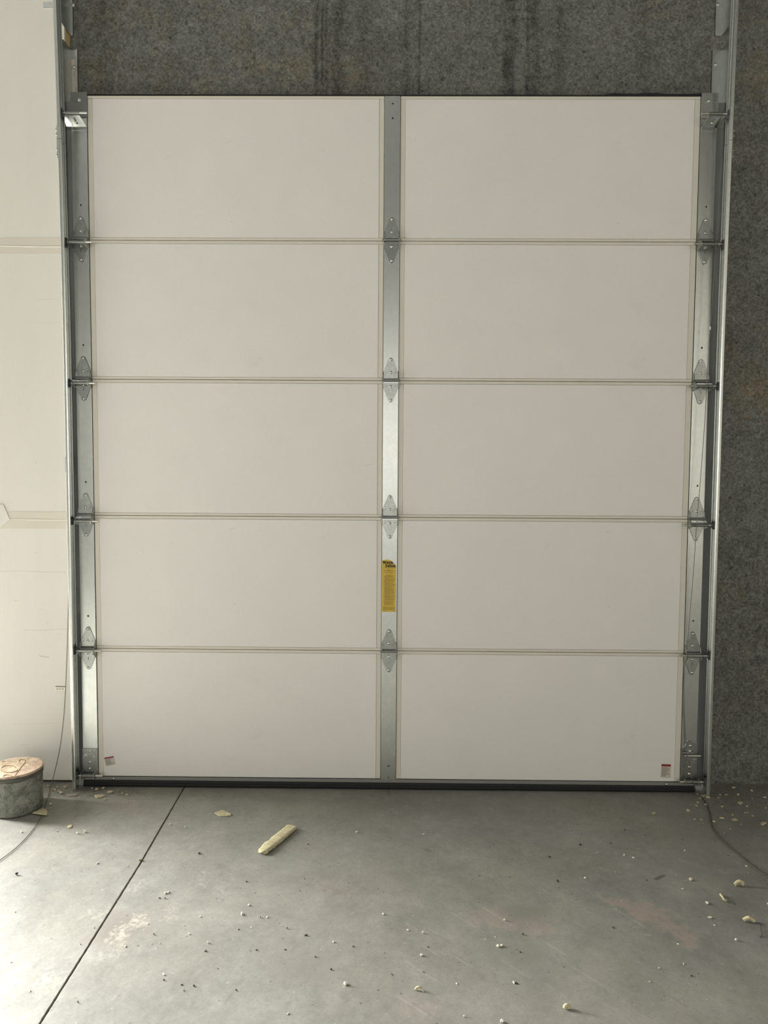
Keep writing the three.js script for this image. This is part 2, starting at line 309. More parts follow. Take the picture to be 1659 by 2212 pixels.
// ------------------------------------------------------------------ the room
const ROOM = { x0: -7.5, x1: 6, zFront: -0.105, zBack: 14, h: 5.6 };
const JOINT = [[-0.947, -0.105], [-0.924, 0.65], [-0.921, 1.45], [-0.915, 14]];
{
  const floor = structGroup('floor');
  const slab = (pts) => { const s = poly(pts.map(([x, z]) => [x, -z])); const g = new THREE.ExtrudeGeometry(s, { depth: 0.12 - 0.002, bevelEnabled: true, bevelThickness: 0.001, bevelSize: 0.001, bevelOffset: -0.001, bevelSegments: 1 }); g.rotateX(-Math.PI / 2); g.translate(0, -0.12 + 0.001, 0); return floorUV(g); };
  const e = 0.0026, R = rng(5), edge = [];
  for (let z = ROOM.zFront; z < 2.2; z += 0.012) { let i = 0; while (i < 2 && z > JOINT[i + 1][1]) i++; const [a, b] = [JOINT[i], JOINT[i + 1]], t = (z - a[1]) / (b[1] - a[1]); edge.push([a[0] + (b[0] - a[0]) * t, z]); }
  edge.push([-0.915, ROOM.zBack]);
  const L = edge.map(([x, z]) => [x - e - 0.0012 * R(), z]), Rr = edge.map(([x, z]) => [x + e + 0.0012 * R(), z]);
  part('slab', slab([[ROOM.x0, ROOM.zFront - 0.2], [L[0][0], ROOM.zFront - 0.2], ...L, [ROOM.x0, ROOM.zBack]]), floorMat, floor);
  part('slab', slab([[ROOM.x1, ROOM.zBack], ...Rr.slice().reverse(), [Rr[0][0], ROOM.zFront - 0.2], [ROOM.x1, ROOM.zFront - 0.2]]), floorMat, floor);
  part('joint_filler', box(-0.96, -0.90, -0.13, -0.006, ROOM.zFront - 0.2, ROOM.zBack), new THREE.MeshStandardMaterial({ color: 0x6a6152, roughness: 1 }), floor);
  struct('ground', box(-60, 60, -0.3, -0.14, -60, 80), groundMat);
}
const DOOR_HEAD = 3.138;
{
  const { x0, x1, h } = ROOM, nb = [-5.87, -2.62, 3.1];
  const s = poly([[x0 - 0.2, 0], [nb[0], 0], [nb[0], nb[2]], [nb[1], nb[2]], [nb[1], 0], [-1.37, 0], [-1.37, DOOR_HEAD], [1.37, DOOR_HEAD], [1.37, 0], [x1 + 0.2, 0], [x1 + 0.2, h], [x0 - 0.2, h]]);
  struct('wall_front', plate(s, ROOM.zFront - 0.2, ROOM.zFront), concreteMat);
  struct('wall_left', box(x0 - 0.2, x0, 0, h, ROOM.zFront, ROOM.zBack), roomGreyMat);
  struct('wall_right', box(x1, x1 + 0.2, 0, h, ROOM.zFront, ROOM.zBack), roomWhiteMat);
  struct('wall_back', plate((() => { const q = poly([[x0 - 0.2, 0], [x1 + 0.2, 0], [x1 + 0.2, h], [x0 - 0.2, h]]); for (const [a, b] of [[-4.4, -1.5], [1.5, 4.4]]) q.holes.push(poly([[a, 0.3], [b, 0.3], [b, 3.5], [a, 3.5]])); return q; })(), ROOM.zBack, ROOM.zBack + 0.2), roomGreyMat);
  const frameM = new THREE.MeshStandardMaterial({ color: 0x777a78, roughness: 0.5, metalness: 0.5 }), paneM = new THREE.MeshStandardMaterial({ color: 0xb9bab2, roughness: 0.8, emissive: 0xfff6e8, emissiveIntensity: 0.1 });
  [[-4.4, 3, 2.9], [1.5, 3, 2.9]].forEach(([a, n, w], k) => {          // unseen windows with glowing panes, added and split to brighten the door
    const win = structGroup('window_' + (k + 1)), st = w / n;
    for (let i = 0; i < n; i++) for (let j = 0; j < 4; j++) part('pane', box(a + i * st + 0.02, a + (i + 1) * st - 0.02, 0.32 + j * 0.8, 1.08 + j * 0.8, ROOM.zBack + 0.05, ROOM.zBack + 0.07), paneM, win);
    for (let i = 0; i <= n; i++) part('mullion', box(a + i * st - 0.02, a + i * st + 0.02, 0.3, 3.5, ROOM.zBack + 0.03, ROOM.zBack + 0.09), frameM, win);
    for (let j = 0; j <= 4; j++) part('transom', box(a, a + w, 0.28 + j * 0.8, 0.32 + j * 0.8, ROOM.zBack + 0.03, ROOM.zBack + 0.09), frameM, win);
  });
  struct('ceiling', box(x0 - 0.2, x1 + 0.2, h, h + 0.2, ROOM.zFront - 0.2, ROOM.zBack + 0.2), ceilingMat);
}
// plasterboard lining on the wall to the left of the door
{
  const X0 = -2.61, X1 = -1.452, Z = -0.045, wall = structGroup('wall_front_lining');
  const W = 512, H = 2048, sx = 1.04 / W, sy = 3.76 / H;               // texture covers x -2.518..-1.478, mirrored past that, y 0..3.76
  const f = fbm(2048, [[10, 0.5], [30, 0.3], [300, 0.25]], 501);
  const [c, x] = paint(W, H, (i, j) => { const v = 224 + 6 * f[j * 2048 + i * 4]; return [v, v * 0.988, v * 0.958]; });
  const at = (u, v) => { const p = onZ(u, v, Z); return [(p.x + 2.518) / sx, H - p.y / sy]; };
  const line = (pts, rgb, a, w) => { x.strokeStyle = `rgba(${rgb},${a * 0.55})`; x.lineWidth = w; x.beginPath(); pts.forEach(([u, v], i) => { const [p, q] = at(u, v); i ? x.lineTo(p, q) : x.moveTo(p, q); }); x.stroke(); };
  line([[84, 1416], [92, 1418], [106, 1420]], '120,112,100', 0.7, 1.6);
  line([[50, 1361], [90, 1361], [145, 1359]], '170,160,145', 0.6, 1.4);
  line([[0, 1234], [50, 1233], [95, 1236], [145, 1235]], '196,186,170', 0.7, 2.2);
  line([[30, 1298], [40, 1296]], '150,140,125', 0.5, 1.2); line([[82, 1317], [92, 1316]], '150,140,125', 0.4, 1.2);
  line([[78, 647], [125, 646]], '196,188,172', 0.6, 1.4); line([[60, 698], [128, 696]], '200,192,176', 0.4, 1.4);
  line([[20, 1565], [130, 1562]], '190,180,162', 0.4, 1.6); line([[40, 1610], [60, 1608]], '150,142,128', 0.4, 1.2);
  line([[100, 1345], [105, 1348]], '120,110,100', 0.5, 1);
  const R = rng(3); for (let k = 0; k < 60; k++) { x.fillStyle = `rgba(110,100,88,${0.4 * R()})`; x.beginPath(); x.ellipse(R() * W, R() * H, 0.5 + R(), 0.5 + R(), 0, 0, 7); x.fill(); }
  const t = canvasTex(c, THREE.MirroredRepeatWrapping); t.repeat.set(1 / 1.04, 1 / 3.76); t.offset.set(2.518 / 1.04, 0);
  const sheetMat = new THREE.MeshStandardMaterial({ map: t, roughness: 0.8 });
  for (const [a, b] of [[0.010, 1.2315], [1.2335, 2.4590], [2.4610, 3.682], [3.684, 4.90], [4.902, 5.598]]) part('plasterboard_sheet', box(X0, X1, a, b, Z - 0.0127, Z, 0.0015), sheetMat, wall);
  // joint tape: upper half lies over the lower one and leaves a small ridge
  for (const [y, up, dn, end] of [[1.2325, 0.036, 0.042, 0], [2.460, 0.038, 0.033, 0]]) {
    part('joint_tape', box(X0, X1 - 0.003, y - dn, y + 0.002, Z, Z + 0.0010), tapeMat, wall);
    part('joint_tape', box(end || X0, X1 - 0.003, y - 0.001, y + up, Z, Z + 0.0013), tapeMat, wall);
    part('joint_ridge', tube([0, 1, 2, 3, 4, 5, 6, 7, 8].map((i) => new THREE.Vector3(X0 + (X1 - 0.004 - X0) * i / 8, y + 0.0012 * Math.sin(i * 2.3), Z + 0.0006)), 0.0026, 60, 6), new THREE.MeshStandardMaterial({ color: 0xe4dfd4, roughness: 0.8 }), wall);
  }
  const p1 = onZ(8, 1090, Z), p2 = onZ(22, 1122, Z);
  part('torn_tape_flap', plate(poly([[p1.x - 0.2, p1.y], [p1.x, p1.y], [p2.x, p2.y], [p2.x - 0.05, p2.y - 0.045], [p1.x - 0.2, p2.y - 0.045]]), Z + 0.0013, Z + 0.0034, 0.0005), sheetMat, wall);
  for (const [a, b] of [[X0, X0 + 0.04], [X1 - 0.042, X1 - 0.001]]) part('furring_strip', box(a, b, 0.01, 5.59, ROOM.zFront, Z - 0.0127), woodEdgeMat, wall);
}

// ------------------------------------------------------------------ the sectional door
const XL = [-1.410, -1.340], XC = [-0.0377, 0.0325], XR = [1.336, 1.406];
const SEAM = [0.046, 0.647, 1.257, 1.867, 2.477, 3.097];
const door = thing('sectional_door', 'closed five-section overhead door with white insulated panels and galvanised stiles', 'door', [0, 0, 0]);
{
  const names = ['bottom', 'second', 'third', 'fourth', 'top'];
  for (let i = 0; i < 5; i++) {
    const y0 = SEAM[i] + 0.0011, y1 = SEAM[i + 1] - 0.0011, sec = sub('door_section', door); sec.userData.label = names[i] + ' section of the door with two white panels';
    part('steel_skin', i < 4 ? [box(XL[0] + 0.002, XR[1] - 0.002, y0, y1, -0.048, -0.016), box(XL[0] + 0.003, XR[1] - 0.003, y1 - 0.001, y1 + 0.004, -0.042, -0.022)] : box(XL[0] + 0.002, XR[1] - 0.002, y0, y1, -0.048, -0.016), skinMat, sec);
    // end stiles and centre stile, with the punched holes the photo shows
    const endHoles = i > 0 ? [[0, y0 + 0.149, 0.0038]] : [];
    const midHoles = i === 4 ? [[0, y1 - 0.033, 0.0036], [0, y1 - 0.095, 0.0036]] : i === 0 ? [[0, y0 + 0.064, 0.0036], [0, y0 + 0.010, 0.0034]] : [];
    for (const [[a, b], hs, nm] of [[XL, endHoles, 'end_stile'], [XC, midHoles, 'centre_stile'], [XR, endHoles, 'end_stile']]) {
      const s = rectShape(a + 0.0008, b - 0.0008, y0 + 0.001, y1 - 0.001, hs.map(([, y, r]) => [(a + b) / 2 + 0.001, y, r]));
      const g = plate(s, -0.0022, 0, 0.0007, 10), parts = [g];
      for (const q of [a + 0.0008, b - 0.0024]) parts.push(box(q, q + 0.0016, y0 + 0.002, y1 - 0.002, -0.016, -0.0015));
      part(nm, parts, galvMat, sec, 'bare galvanised steel stile');
    }
    for (const [a, b, sl, sr] of [[XL[1] + 0.0012, XC[0] - 0.0012, 0.0218, 0.0208], [XC[1] + 0.0012, XR[0] - 0.0012, 0.0208, 0.0248]]) {
      const top = i === 4 ? 0.0125 : 0.0135, bot = 0.0115, ix0 = a + sl, ix1 = b - sr, iy0 = y0 + (i ? bot : 0.004), iy1 = y1 - top;
      // cream edging: two uprights and two rails, mitred by overlap of 0.4 mm in depth
      const rail = (ya, yb) => box(a, b, ya, yb, -0.016, -0.0042, 0.0012);
      part('panel_rail', rail(iy1 + 0.0008, y1), frameMat, sec);
      if (i) part('panel_rail', rail(y0, iy0 - 0.0008), frameMat, sec);
      part('panel_edging', box(a, ix0 - 0.0006, iy0, iy1, -0.016, -0.0047, 0.0012), frameMat, sec);
      part('panel_edging', box(ix1 + 0.0006, b, iy0, iy1, -0.016, -0.0047, 0.0012), frameMat, sec);
      part('insulated_panel', box(ix0, ix1, iy0, iy1, -0.016, -0.0036, 0.0016), panelMat, sec, 'smooth white insulated panel');
    }
  }
  // bottom retainer and rubber astragal, with two screws
  part('bottom_retainer', [box(XL[0] + 0.004, XR[1] - 0.004, 0.0300, 0.0455, -0.046, -0.0062, 0.0015), box(XL[0] + 0.004, XR[1] - 0.004, 0.0395, 0.0465, -0.012, -0.0035, 0.0015)], aluMat, door, 'grey aluminium strip along the foot of the door');
  const prof = new THREE.Shape(); prof.moveTo(-0.050, 0.031); prof.lineTo(-0.002, 0.031); prof.quadraticCurveTo(0.004, 0.024, 0.001, 0.018); prof.lineTo(0.004, 0.013); prof.quadraticCurveTo(0.003, 0.002, -0.010, 0.0005); prof.lineTo(-0.046, 0.0005); prof.quadraticCurveTo(-0.056, 0.01, -0.050, 0.031);
  const ag = new THREE.ExtrudeGeometry(prof, { depth: XR[1] - XL[0] - 0.004, bevelEnabled: false, curveSegments: 8 }); ag.rotateY(-Math.PI / 2); ag.translate(XR[1] - 0.002, 0, 0); // profile (x->z)
  ag.applyMatrix4(new THREE.Matrix4().makeScale(1, 1, 1));
  part('bottom_seal', ag, rubberMat, door, 'black rubber seal pressed on the floor');
  for (const u of [244, 1441]) { const p = onZ(u, 1690, 0); part('screw', new THREE.SphereGeometry(0.006, 12, 6, 0, 6.3, 0, 1.2).rotateX(Math.PI / 2).translate(p.x, 0.036, -0.0075), boltMat, door); }
}
// screw with a domed washer head
const screwGeo = merge([new THREE.CylinderGeometry(0.0082, 0.0085, 0.0014, 20).rotateX(Math.PI / 2).translate(0, 0, 0.0007), new THREE.SphereGeometry(0.0066, 16, 8, 0, 6.3, 0, 1.571).rotateX(Math.PI / 2).scale(1, 1, 0.72).translate(0, 0, 0.0012)]);
function screw(parent, x, y, z) { const m = part('screw', screwGeo, boltMat, parent); m.position.set(x, y, z); m.rotation.z = (x * 131 + y * 57) % 1; return m; }
const boltGeo = merge([new THREE.CylinderGeometry(0.010, 0.010, 0.002, 16).rotateZ(Math.PI / 2), new THREE.SphereGeometry(0.0078, 14, 7, 0, 6.3, 0, 1.5).rotateZ(Math.PI / 2).scale(0.7, 1, 1).translate(-0.001, 0, 0)]);

function leafShape(sign, w = 0.033, base = 0.010, shoulder = 0.036, apex = 0.101, r = 0.010) {
  const s = new THREE.Shape(), Y = (v) => sign * v;
  s.moveTo(-w + 0.004, Y(base)); s.lineTo(w - 0.004, Y(base)); s.lineTo(w, Y(base + 0.008)); s.lineTo(w, Y(shoulder)); s.lineTo(r * 0.9, Y(apex - r * 0.55));
  s.quadraticCurveTo(r * 0.5, Y(apex), 0, Y(apex)); s.quadraticCurveTo(-r * 0.5, Y(apex), -r * 0.9, Y(apex - r * 0.55)); s.lineTo(-w, Y(shoulder)); s.lineTo(-w, Y(base + 0.008)); s.closePath();
  const slot = new THREE.Path(); const a = sign > 0 ? 0.043 : 0.036, b = a + 0.018;    // punched slot beside the inner screw
  slot.moveTo(-0.0018, Y(a)); slot.lineTo(0.0018, Y(a)); slot.lineTo(0.0018, Y(sign > 0 ? a + 0.004 : b)); slot.lineTo(-0.0018, Y(sign > 0 ? a + 0.004 : b)); s.holes.push(slot);
  return s;
}
const rivet = (x, y, z) => new THREE.SphereGeometry(0.0024, 8, 4, 0, 6.3, 0, 1.4).rotateX(Math.PI / 2).translate(x, y, z);
function earPlate(x, pts) {               // plate in the y,z plane; pts are [z, y]
  const g = plate(poly(pts), -0.0012, 0.0012); g.rotateY(-Math.PI / 2); g.translate(x, 0, 0); return g;
}
function leafUV(g, k = 1) { const p = g.attributes.position, uv = new Float32Array(p.count * 2); for (let i = 0; i < p.count; i++) { uv[2 * i] = (p.getX(i) + p.getZ(i)) * k; uv[2 * i + 1] = p.getY(i) * k; } g.setAttribute('uv', new THREE.BufferAttribute(uv, 2)); return g; }
const RH = rng(88), seat = (m) => { m.rotation.x = -0.004 - 0.022 * RH(); m.rotation.y = 0.03 * (RH() - 0.5); m.position.z = 0.0006; };
function hingeLeaves(h, off) {
  const top = [plate(leafShape(1), 0.0002, 0.0026, 0.0005, 6), rivet(-0.021, 0.036, 0.0026), rivet(0.021, 0.036, 0.0026)];
  const low = [plate(leafShape(-1, 0.033, 0.012, 0.034, 0.098), 0.0002, 0.0026, 0.0005, 6), rivet(-0.021, -0.026, 0.0026), rivet(0.021, -0.026, 0.0026)];
  for (const s of [-1, 1]) top.push(earPlate(s * 0.0325, [[0.0005, 0.040], [0.009, 0.030], [0.0165, 0.006], [0.014, -0.004], [0.004, -0.004], [0.0005, 0.006]]));
  const up = part('upper_leaf', leafUV(merge(top)), spangleMat, h); up.rotation.x = 0.004 + 0.022 * RH(); up.rotation.y = 0.03 * (RH() - 0.5); up.position.z = 0.0006;
  return low;
}
for (let k = 1; k < 5; k++) {             // centre hinges
  const h = sub('centre_hinge', door); h.position.set((XC[0] + XC[1]) / 2, SEAM[k], 0); h.userData.label = 'spangled hinge without roller on the centre stile';
  const low = hingeLeaves(h, 0);
  for (const s of [-1, 1]) low.push(earPlate(s * 0.0355, [[0.0005, -0.038], [0.007, -0.030], [0.016, -0.004], [0.012, 0.006], [0.0005, 0.004]]));
  seat(part('lower_leaf', leafUV(merge(low), 1.2), spangleMat, h));
  part('barrel', [barX(-0.0355, 0.0355, 0.001, 0.0095, 0.0068), barX(-0.041, 0.041, 0.001, 0.0095, 0.0034)], darkSteelMat, h);
  for (const [y] of [[0.0915], [0.036], [-0.026], [-0.087]]) screw(h, 0.0004 * (k - 2), y, 0.0026);
}
const trackZ = (y) => 0.019 + 0.010 * y + 0.012 * Math.max(0, y - 1.8) ** 2;                       // centre line of both tracks
const trackX = (side, y) => side < 0 ? -(1.420 - 0.0032 * y) : 1.432 - 0.0053 * y;   // inner lip of the room-side flange
function roller(parent, side, x, y, z) {
  const g = [barX(-0.006, 0.006, 0, 0, 0.0185, 20), barX(-0.009, 0.009, 0, 0, 0.009, 14)]; const m = part('roller', g, rollerMat, parent, 'dark roller running in the track'); m.position.set(x, y, z); return m;
}
for (const side of [-1, 1]) for (let k = 1; k < 5; k++) {      // edge hinges with rollers
  const X = side < 0 ? (XL[0] + XL[1]) / 2 : (XR[0] + XR[1]) / 2, h = sub('roller_hinge', door); h.position.set(X, SEAM[k], 0);
  h.userData.label = 'galvanised edge hinge holding a roller axle';
  const dy = [0, -0.004, -0.024, -0.022, -0.024][k], za = trackZ(SEAM[k] + dy), low = hingeLeaves(h, 0);
  for (const s of [-1, 1]) low.push(earPlate(s * 0.0352, [[0.0005, -0.040], [0.010, -0.036 + dy * 0.3], [za + 0.006, dy - 0.011], [za + 0.010, dy], [za + 0.004, dy + 0.010], [0.012, 0.008], [0.0005, 0.006]]));
  seat(part('lower_leaf', leafUV(merge(low), 1.1), spangleMat, h));
  part('barrel', [barX(-0.032, 0.032, 0.002, 0.013, 0.0066), barX(-0.040, 0.040, 0.002, 0.013, 0.0034)], darkSteelMat, h);
  part('axle_tube', barX(-0.034, 0.034, dy, za, 0.0074), k === 1 ? spangleMat : darkSteelMat, h);
  const out = side * (Math.abs(trackX(side, SEAM[k])) + 0.006) - X, inn = -side * 0.066;
  part('roller_axle', barX(Math.min(out, inn), Math.max(out, inn), dy, za, 0.0046), axleMat, h, 'bright steel axle pin');
  roller(h, side, side * (Math.abs(trackX(side, SEAM[k])) + 0.0135) - X, dy, za);
  for (const y of [0.0915, 0.036, -0.026, -0.087]) screw(h, 0, y, 0.0026);
}
// top brackets: flat plate, folded slide with a slot, axle and roller
for (const side of [-1, 1]) {
  const X = side < 0 ? -1.374 : 1.3725, h = sub('top_bracket', door); h.position.set(X, 0, 0); h.userData.label = 'folded steel bracket carrying the top roller';
  part('base_plate', [plate(rectShape(-0.0365, 0.0365, 3.0, 3.108), 0.0003, 0.003, 0.0006), rivet(-0.018, 3.068, 0.003), rivet(0.022, 3.068, 0.003)], side < 0 ? darkSteelMat : galvMat, h);
  screw(h, -0.004 * side, 3.074, 0.003);
  // slide: a sheet folded out from the stile towards the track
  const slide = plate((() => { const s = poly([[-0.034, 0], [0.034, 0], [0.018, 0.048], [-0.040, 0.048]]); const q = new THREE.Path(); q.moveTo(-0.006, 0.012); q.lineTo(0.001, 0.012); q.lineTo(-0.006, 0.038); q.lineTo(-0.013, 0.038); s.holes.push(q); return s; })(), 0, 0.0026, 0.0006);
  slide.rotateX(0.85); slide.translate(0, 2.962, 0.003);
  const web = plate(poly([[-0.055, 0], [-0.018, 0], [-0.030, 0.050], [-0.055, 0.050]]), 0, 0.0026, 0.0006); web.rotateX(0.85); web.translate(0, 2.962, 0.003);
  const foot = box(-0.034, 0.034, 2.945, 2.964, 0.0003, 0.003, 0.0006);
  part('roller_slide', (side < 0 ? [slide, web, foot] : [mirrorX(slide), mirrorX(web), foot]), galvMat, h);
  const y = 2.989, za = trackZ(y) + 0.004, out = side * (Math.abs(trackX(side, y)) + 0.006) - X, inn = -side * 0.062;
  part('axle_tube', barX(-0.030, 0.030, y, za, 0.0072), darkSteelMat, h);
  part('roller_axle', barX(Math.min(out, inn), Math.max(out, inn), y, za, 0.0045), axleMat, h);
  roller(h, side, side * (Math.abs(trackX(side, y)) + 0.0135) - X, y, za);
  screw(h, 0.006 * side, 2.976, 0.016).rotation.x = -0.7;
}
// bottom brackets, one of a kind on either side
{
  const h = sub('bottom_bracket', door); h.position.set(-1.376, 0, 0); h.userData.label = 'stamped steel corner bracket holding the lowest roller';
  const s = rectShape(-0.0345, 0.0345, 0.050, 0.181, [[-0.020, 0.150, 0.008], [0.016, 0.142, 0.006], [0.026, 0.165, 0.0026], [0.026, 0.118, 0.0026]]);
  part('base_plate', [plate(s, 0.0003, 0.0036, 0.0008, 10), ...[-0.030, 0.030].map((x) => earPlate(x, [[0.002, 0.050], [0.038, 0.050], [0.036, 0.078], [0.002, 0.092]]))], spangleMat, h);
  for (const y of [0.170, 0.118, 0.088]) screw(h, -0.002, y, 0.0036);
  part('axle_tube', barX(-0.033, 0.033, 0.063, 0.026, 0.0080), darkSteelMat, h);
  part('roller_axle', barX(-0.052, 0.067, 0.063, 0.026, 0.0050), axleMat, h); roller(h, -1, -0.054, 0.063, 0.026);
}
{
  const h = sub('bottom_bracket', door); h.position.set(1.3725, 0, 0); h.userData.label = 'stepped steel corner bracket with a bright cable pin';
  const s = new THREE.Shape(); s.moveTo(-0.0375, 0.050); s.lineTo(0.0355, 0.050); s.lineTo(0.0355, 0.236); s.lineTo(0.010, 0.236); s.absarc(-0.003, 0.236, 0.013, 0, Math.PI); s.quadraticCurveTo(-0.018, 0.216, -0.0375, 0.212); s.closePath();
  const q = new THREE.Path(); q.moveTo(0.013, 0.155); q.lineTo(0.030, 0.155); q.lineTo(0.032, 0.163); q.lineTo(0.013, 0.163); s.holes.push(q);
  for (const [x, y] of [[-0.010, 0.146], [0.022, 0.148], [-0.026, 0.118]]) { const c = new THREE.Path(); c.absarc(x, y, 0.0025, 0, 6.3, true); s.holes.push(c); }
  part('base_plate', [plate(s, 0.0003, 0.0036, 0.0008, 10), ...[-0.026, 0.031].map((x) => earPlate(x, [[0.002, 0.050], [0.038, 0.050], [0.036, 0.078], [0.002, 0.092]]))], spangleMat, h);
  for (const y of [0.222, 0.196, 0.1225, 0.090]) screw(h, 0.001, y, 0.0036);
  part('plate_fold', barX(-0.036, 0.016, 0.190, 0.0065, 0.0068), darkSteelMat, h);
  part('cable_pin', [barX(-0.022, 0.044, 0.180, 0.016, 0.0062), barX(-0.030, -0.020, 0.180, 0.016, 0.0042)], axleMat, h, 'bright milled cable pin');
  part('axle_tube', barX(-0.028, 0.040, 0.063, 0.026, 0.0080), darkSteelMat, h);
  part('roller_axle', barX(-0.052, 0.062, 0.063, 0.026, 0.0052), axleMat, h); roller(h, 1, 0.066, 0.063, 0.026);
}

// printed stickers on the door
{
  const [c, x] = canvasOf(256, 960);
  x.fillStyle = '#d6b645'; x.fillRect(0, 0, 256, 960); x.fillStyle = '#1f1708';
  x.font = 'bold 68px serif'; x.textAlign = 'left';
  x.save(); x.scale(1.0, 1.0); x.strokeStyle = '#1f1708'; x.lineWidth = 7; x.lineJoin = 'round'; for (const [w, a, b, m] of [['Wayne', 10, 72, 226], ['Dalton', 58, 134, 190]]) { x.fillText(w, a, b, m); x.strokeText(w, a, b, m); } x.restore();
  const R = rng(31);
  const row = (y, a, b, h, al) => { let p = a; while (p < b) { const w = 4 + R() * 14; x.fillStyle = `rgba(50,38,8,${al * (0.7 + 0.6 * R())})`; x.fillRect(p, y, Math.min(w, b - p), h); p += w + 2.5; } };
  row(148, 12, 246, 7, 0.55);
  for (const [y, a, b] of [[176, 90, 166], [192, 20, 240], [208, 70, 186], [224, 34, 224], [241, 62, 196], [274, 74, 188]]) row(y, a, b, 8, 0.5);
  for (let y = 286, k = 0; y < 836; y += 7, k++) { const short = [8, 17, 22, 30, 34, 50, 58, 66, 74].includes(k % 79); row(y, 44, short ? 100 + R() * 60 : 200 + R() * 42, 4.6, 0.42); if (k % 8 === 2) row(y, 20, 30, 5, 0.5); }
  for (let y = 866; y < 930; y += 8) row(y, 18, 232 + R() * 10, 5, 0.42);
  row(944, 16, 88, 8, 0.6); row(944, 180, 244, 8, 0.5);
  const mat = new THREE.MeshStandardMaterial({ map: canvasTex(c), roughness: 0.5 });
  const w = 0.0632, hgt = 0.237, s = new THREE.Shape(); s.moveTo(0, 0); s.lineTo(w, 0); s.lineTo(w, hgt - 0.028); s.lineTo(w * 0.93, hgt - 0.021); s.lineTo(w * 0.80, hgt - 0.0145); s.lineTo(w * 0.73, hgt - 0.006); s.quadraticCurveTo(w * 0.5, hgt + 0.003, w * 0.22, hgt); s.lineTo(0, hgt - 0.005); s.closePath();
  const g = plate(s, 0.0003, 0.0008), p = g.attributes.position, uv = g.attributes.uv; for (let i = 0; i < p.count; i++) uv.setXY(i, p.getX(i) / w, p.getY(i) / hgt);
  const m = part('warning_sticker', g, mat, door, 'tall yellow printed sticker with a torn corner on the centre stile'); m.position.set(-0.0362, 0.8275, 0);
  const small = (seed) => { const [k, y] = canvasOf(128, 180), Q = rng(seed); y.fillStyle = '#cfc8bb'; y.fillRect(0, 0, 128, 180); y.fillStyle = '#8e2a24'; y.fillRect(2, 2, 124, 28); for (let j = 40; j < 168; j += 8) { y.fillStyle = 'rgba(90,84,78,0.55)'; y.fillRect(8, j, [70, 104, 62, 96, 80][Math.floor(Q() * 5)] + 8 * Q(), 5); } y.strokeStyle = '#77716a'; y.lineWidth = 3; y.strokeRect(1, 1, 126, 178); return new THREE.MeshStandardMaterial({ map: canvasTex(k), roughness: 0.5 }); };
  const face = (w2, h2) => { const g2 = plate(rectShape(-w2 / 2, w2 / 2, -h2 / 2, h2 / 2), 0, 0.0005), p2 = g2.attributes.position, u2 = g2.attributes.uv; for (let i = 0; i < p2.count; i++) u2.setXY(i, p2.getX(i) / w2 + 0.5, p2.getY(i) / h2 + 0.5); return g2; };
  const a = part('caution_sticker', face(0.043, 0.062), small(4), door, 'small white sticker with a red head, set straight'); a.position.set(1.2695, 0.101, -0.0034); a.rotation.z = -0.03;
  const b = part('caution_sticker', face(0.044, 0.040), small(8), door, 'small crumpled white sticker with a red head, stuck on askew'); b.position.set(-1.287, 0.121, -0.0034); b.rotation.z = 0.20;
}

// weather strips closing the gap between door and concrete
{
  const R = rng(21), top = [[-1.40, 3.098]]; const pts = []; for (let i = 0; i <= 60; i++) { const x = -1.40 + 2.80 * i / 60; pts.push([x, (x > 0.95 ? 3.146 + 0.006 * R() : 3.1415 + 0.0015 * R())]); }
  const o = part('head_seal', plate(poly([[-1.40, 3.085], [1.40, 3.085], ...pts.reverse()]), -0.103, -0.085), rubberMat, scene); tag(o, 'black rubber strip in the gap above the door', 'seal');
}

// ------------------------------------------------------------------ vertical tracks with wall angles
function trackBody(side, y0, y1, slots = []) {
  const t = 0.0022;
  // outline in (outwards, z) of a right-hand track, door side towards smaller x
  const front = [[0.0068, 0.0215], [0.0060, 0.0245], [0.0072, 0.0270], [0.0105, 0.0275], [0.0140, 0.0272], [0.0150, 0.0258], [0.0160, 0.0270], [0.0188, 0.0268], [0.0212, 0.0245], [0.0222, 0.0205], [0.0222, 0.0190]];
  const rear = [[0.0222, -0.0190], [0.0220, -0.0225], [0.0195, -0.0245], [0.0130, -0.0245], [0.0095, -0.0230], [0.0085, -0.0190]];
  const webBar = (a, b) => upright(thicken([[0.0222, 0.0195], [0.0222, -0.0195]], t), a, b), list = [upright(thicken(front, t), y0, y1), upright(thicken(rear, t), y0, y1)];
  if (slots.length) {
    const a = Math.min(...slots.map((q) => q[1])) - 0.05, b = Math.max(...slots.map((q) => q[2])) + 0.05, web = rectShape(-0.0195, 0.0195, a, b);
    for (const [z, ya, yb, w] of slots) { const h = new THREE.Path(); h.moveTo(z - w, ya); h.lineTo(z + w, ya); h.lineTo(z + w, yb); h.lineTo(z - w, yb); web.holes.push(h); }
    const wg = plate(web, -t / 2, t / 2); wg.rotateY(-Math.PI / 2); wg.translate(0.0222, 0, 0);     // shape x becomes z
    list.push(wg, webBar(y0, a), webBar(b, y1));
  } else list.push(webBar(y0, y1));
  const g = lean(merge(list), (y) => Math.abs(trackX(side, y)), trackZ);
  return leafUV(side < 0 ? mirrorX(g) : g);
}
const legX = (side) => side < 0 ? 1.4465 : 1.4565;
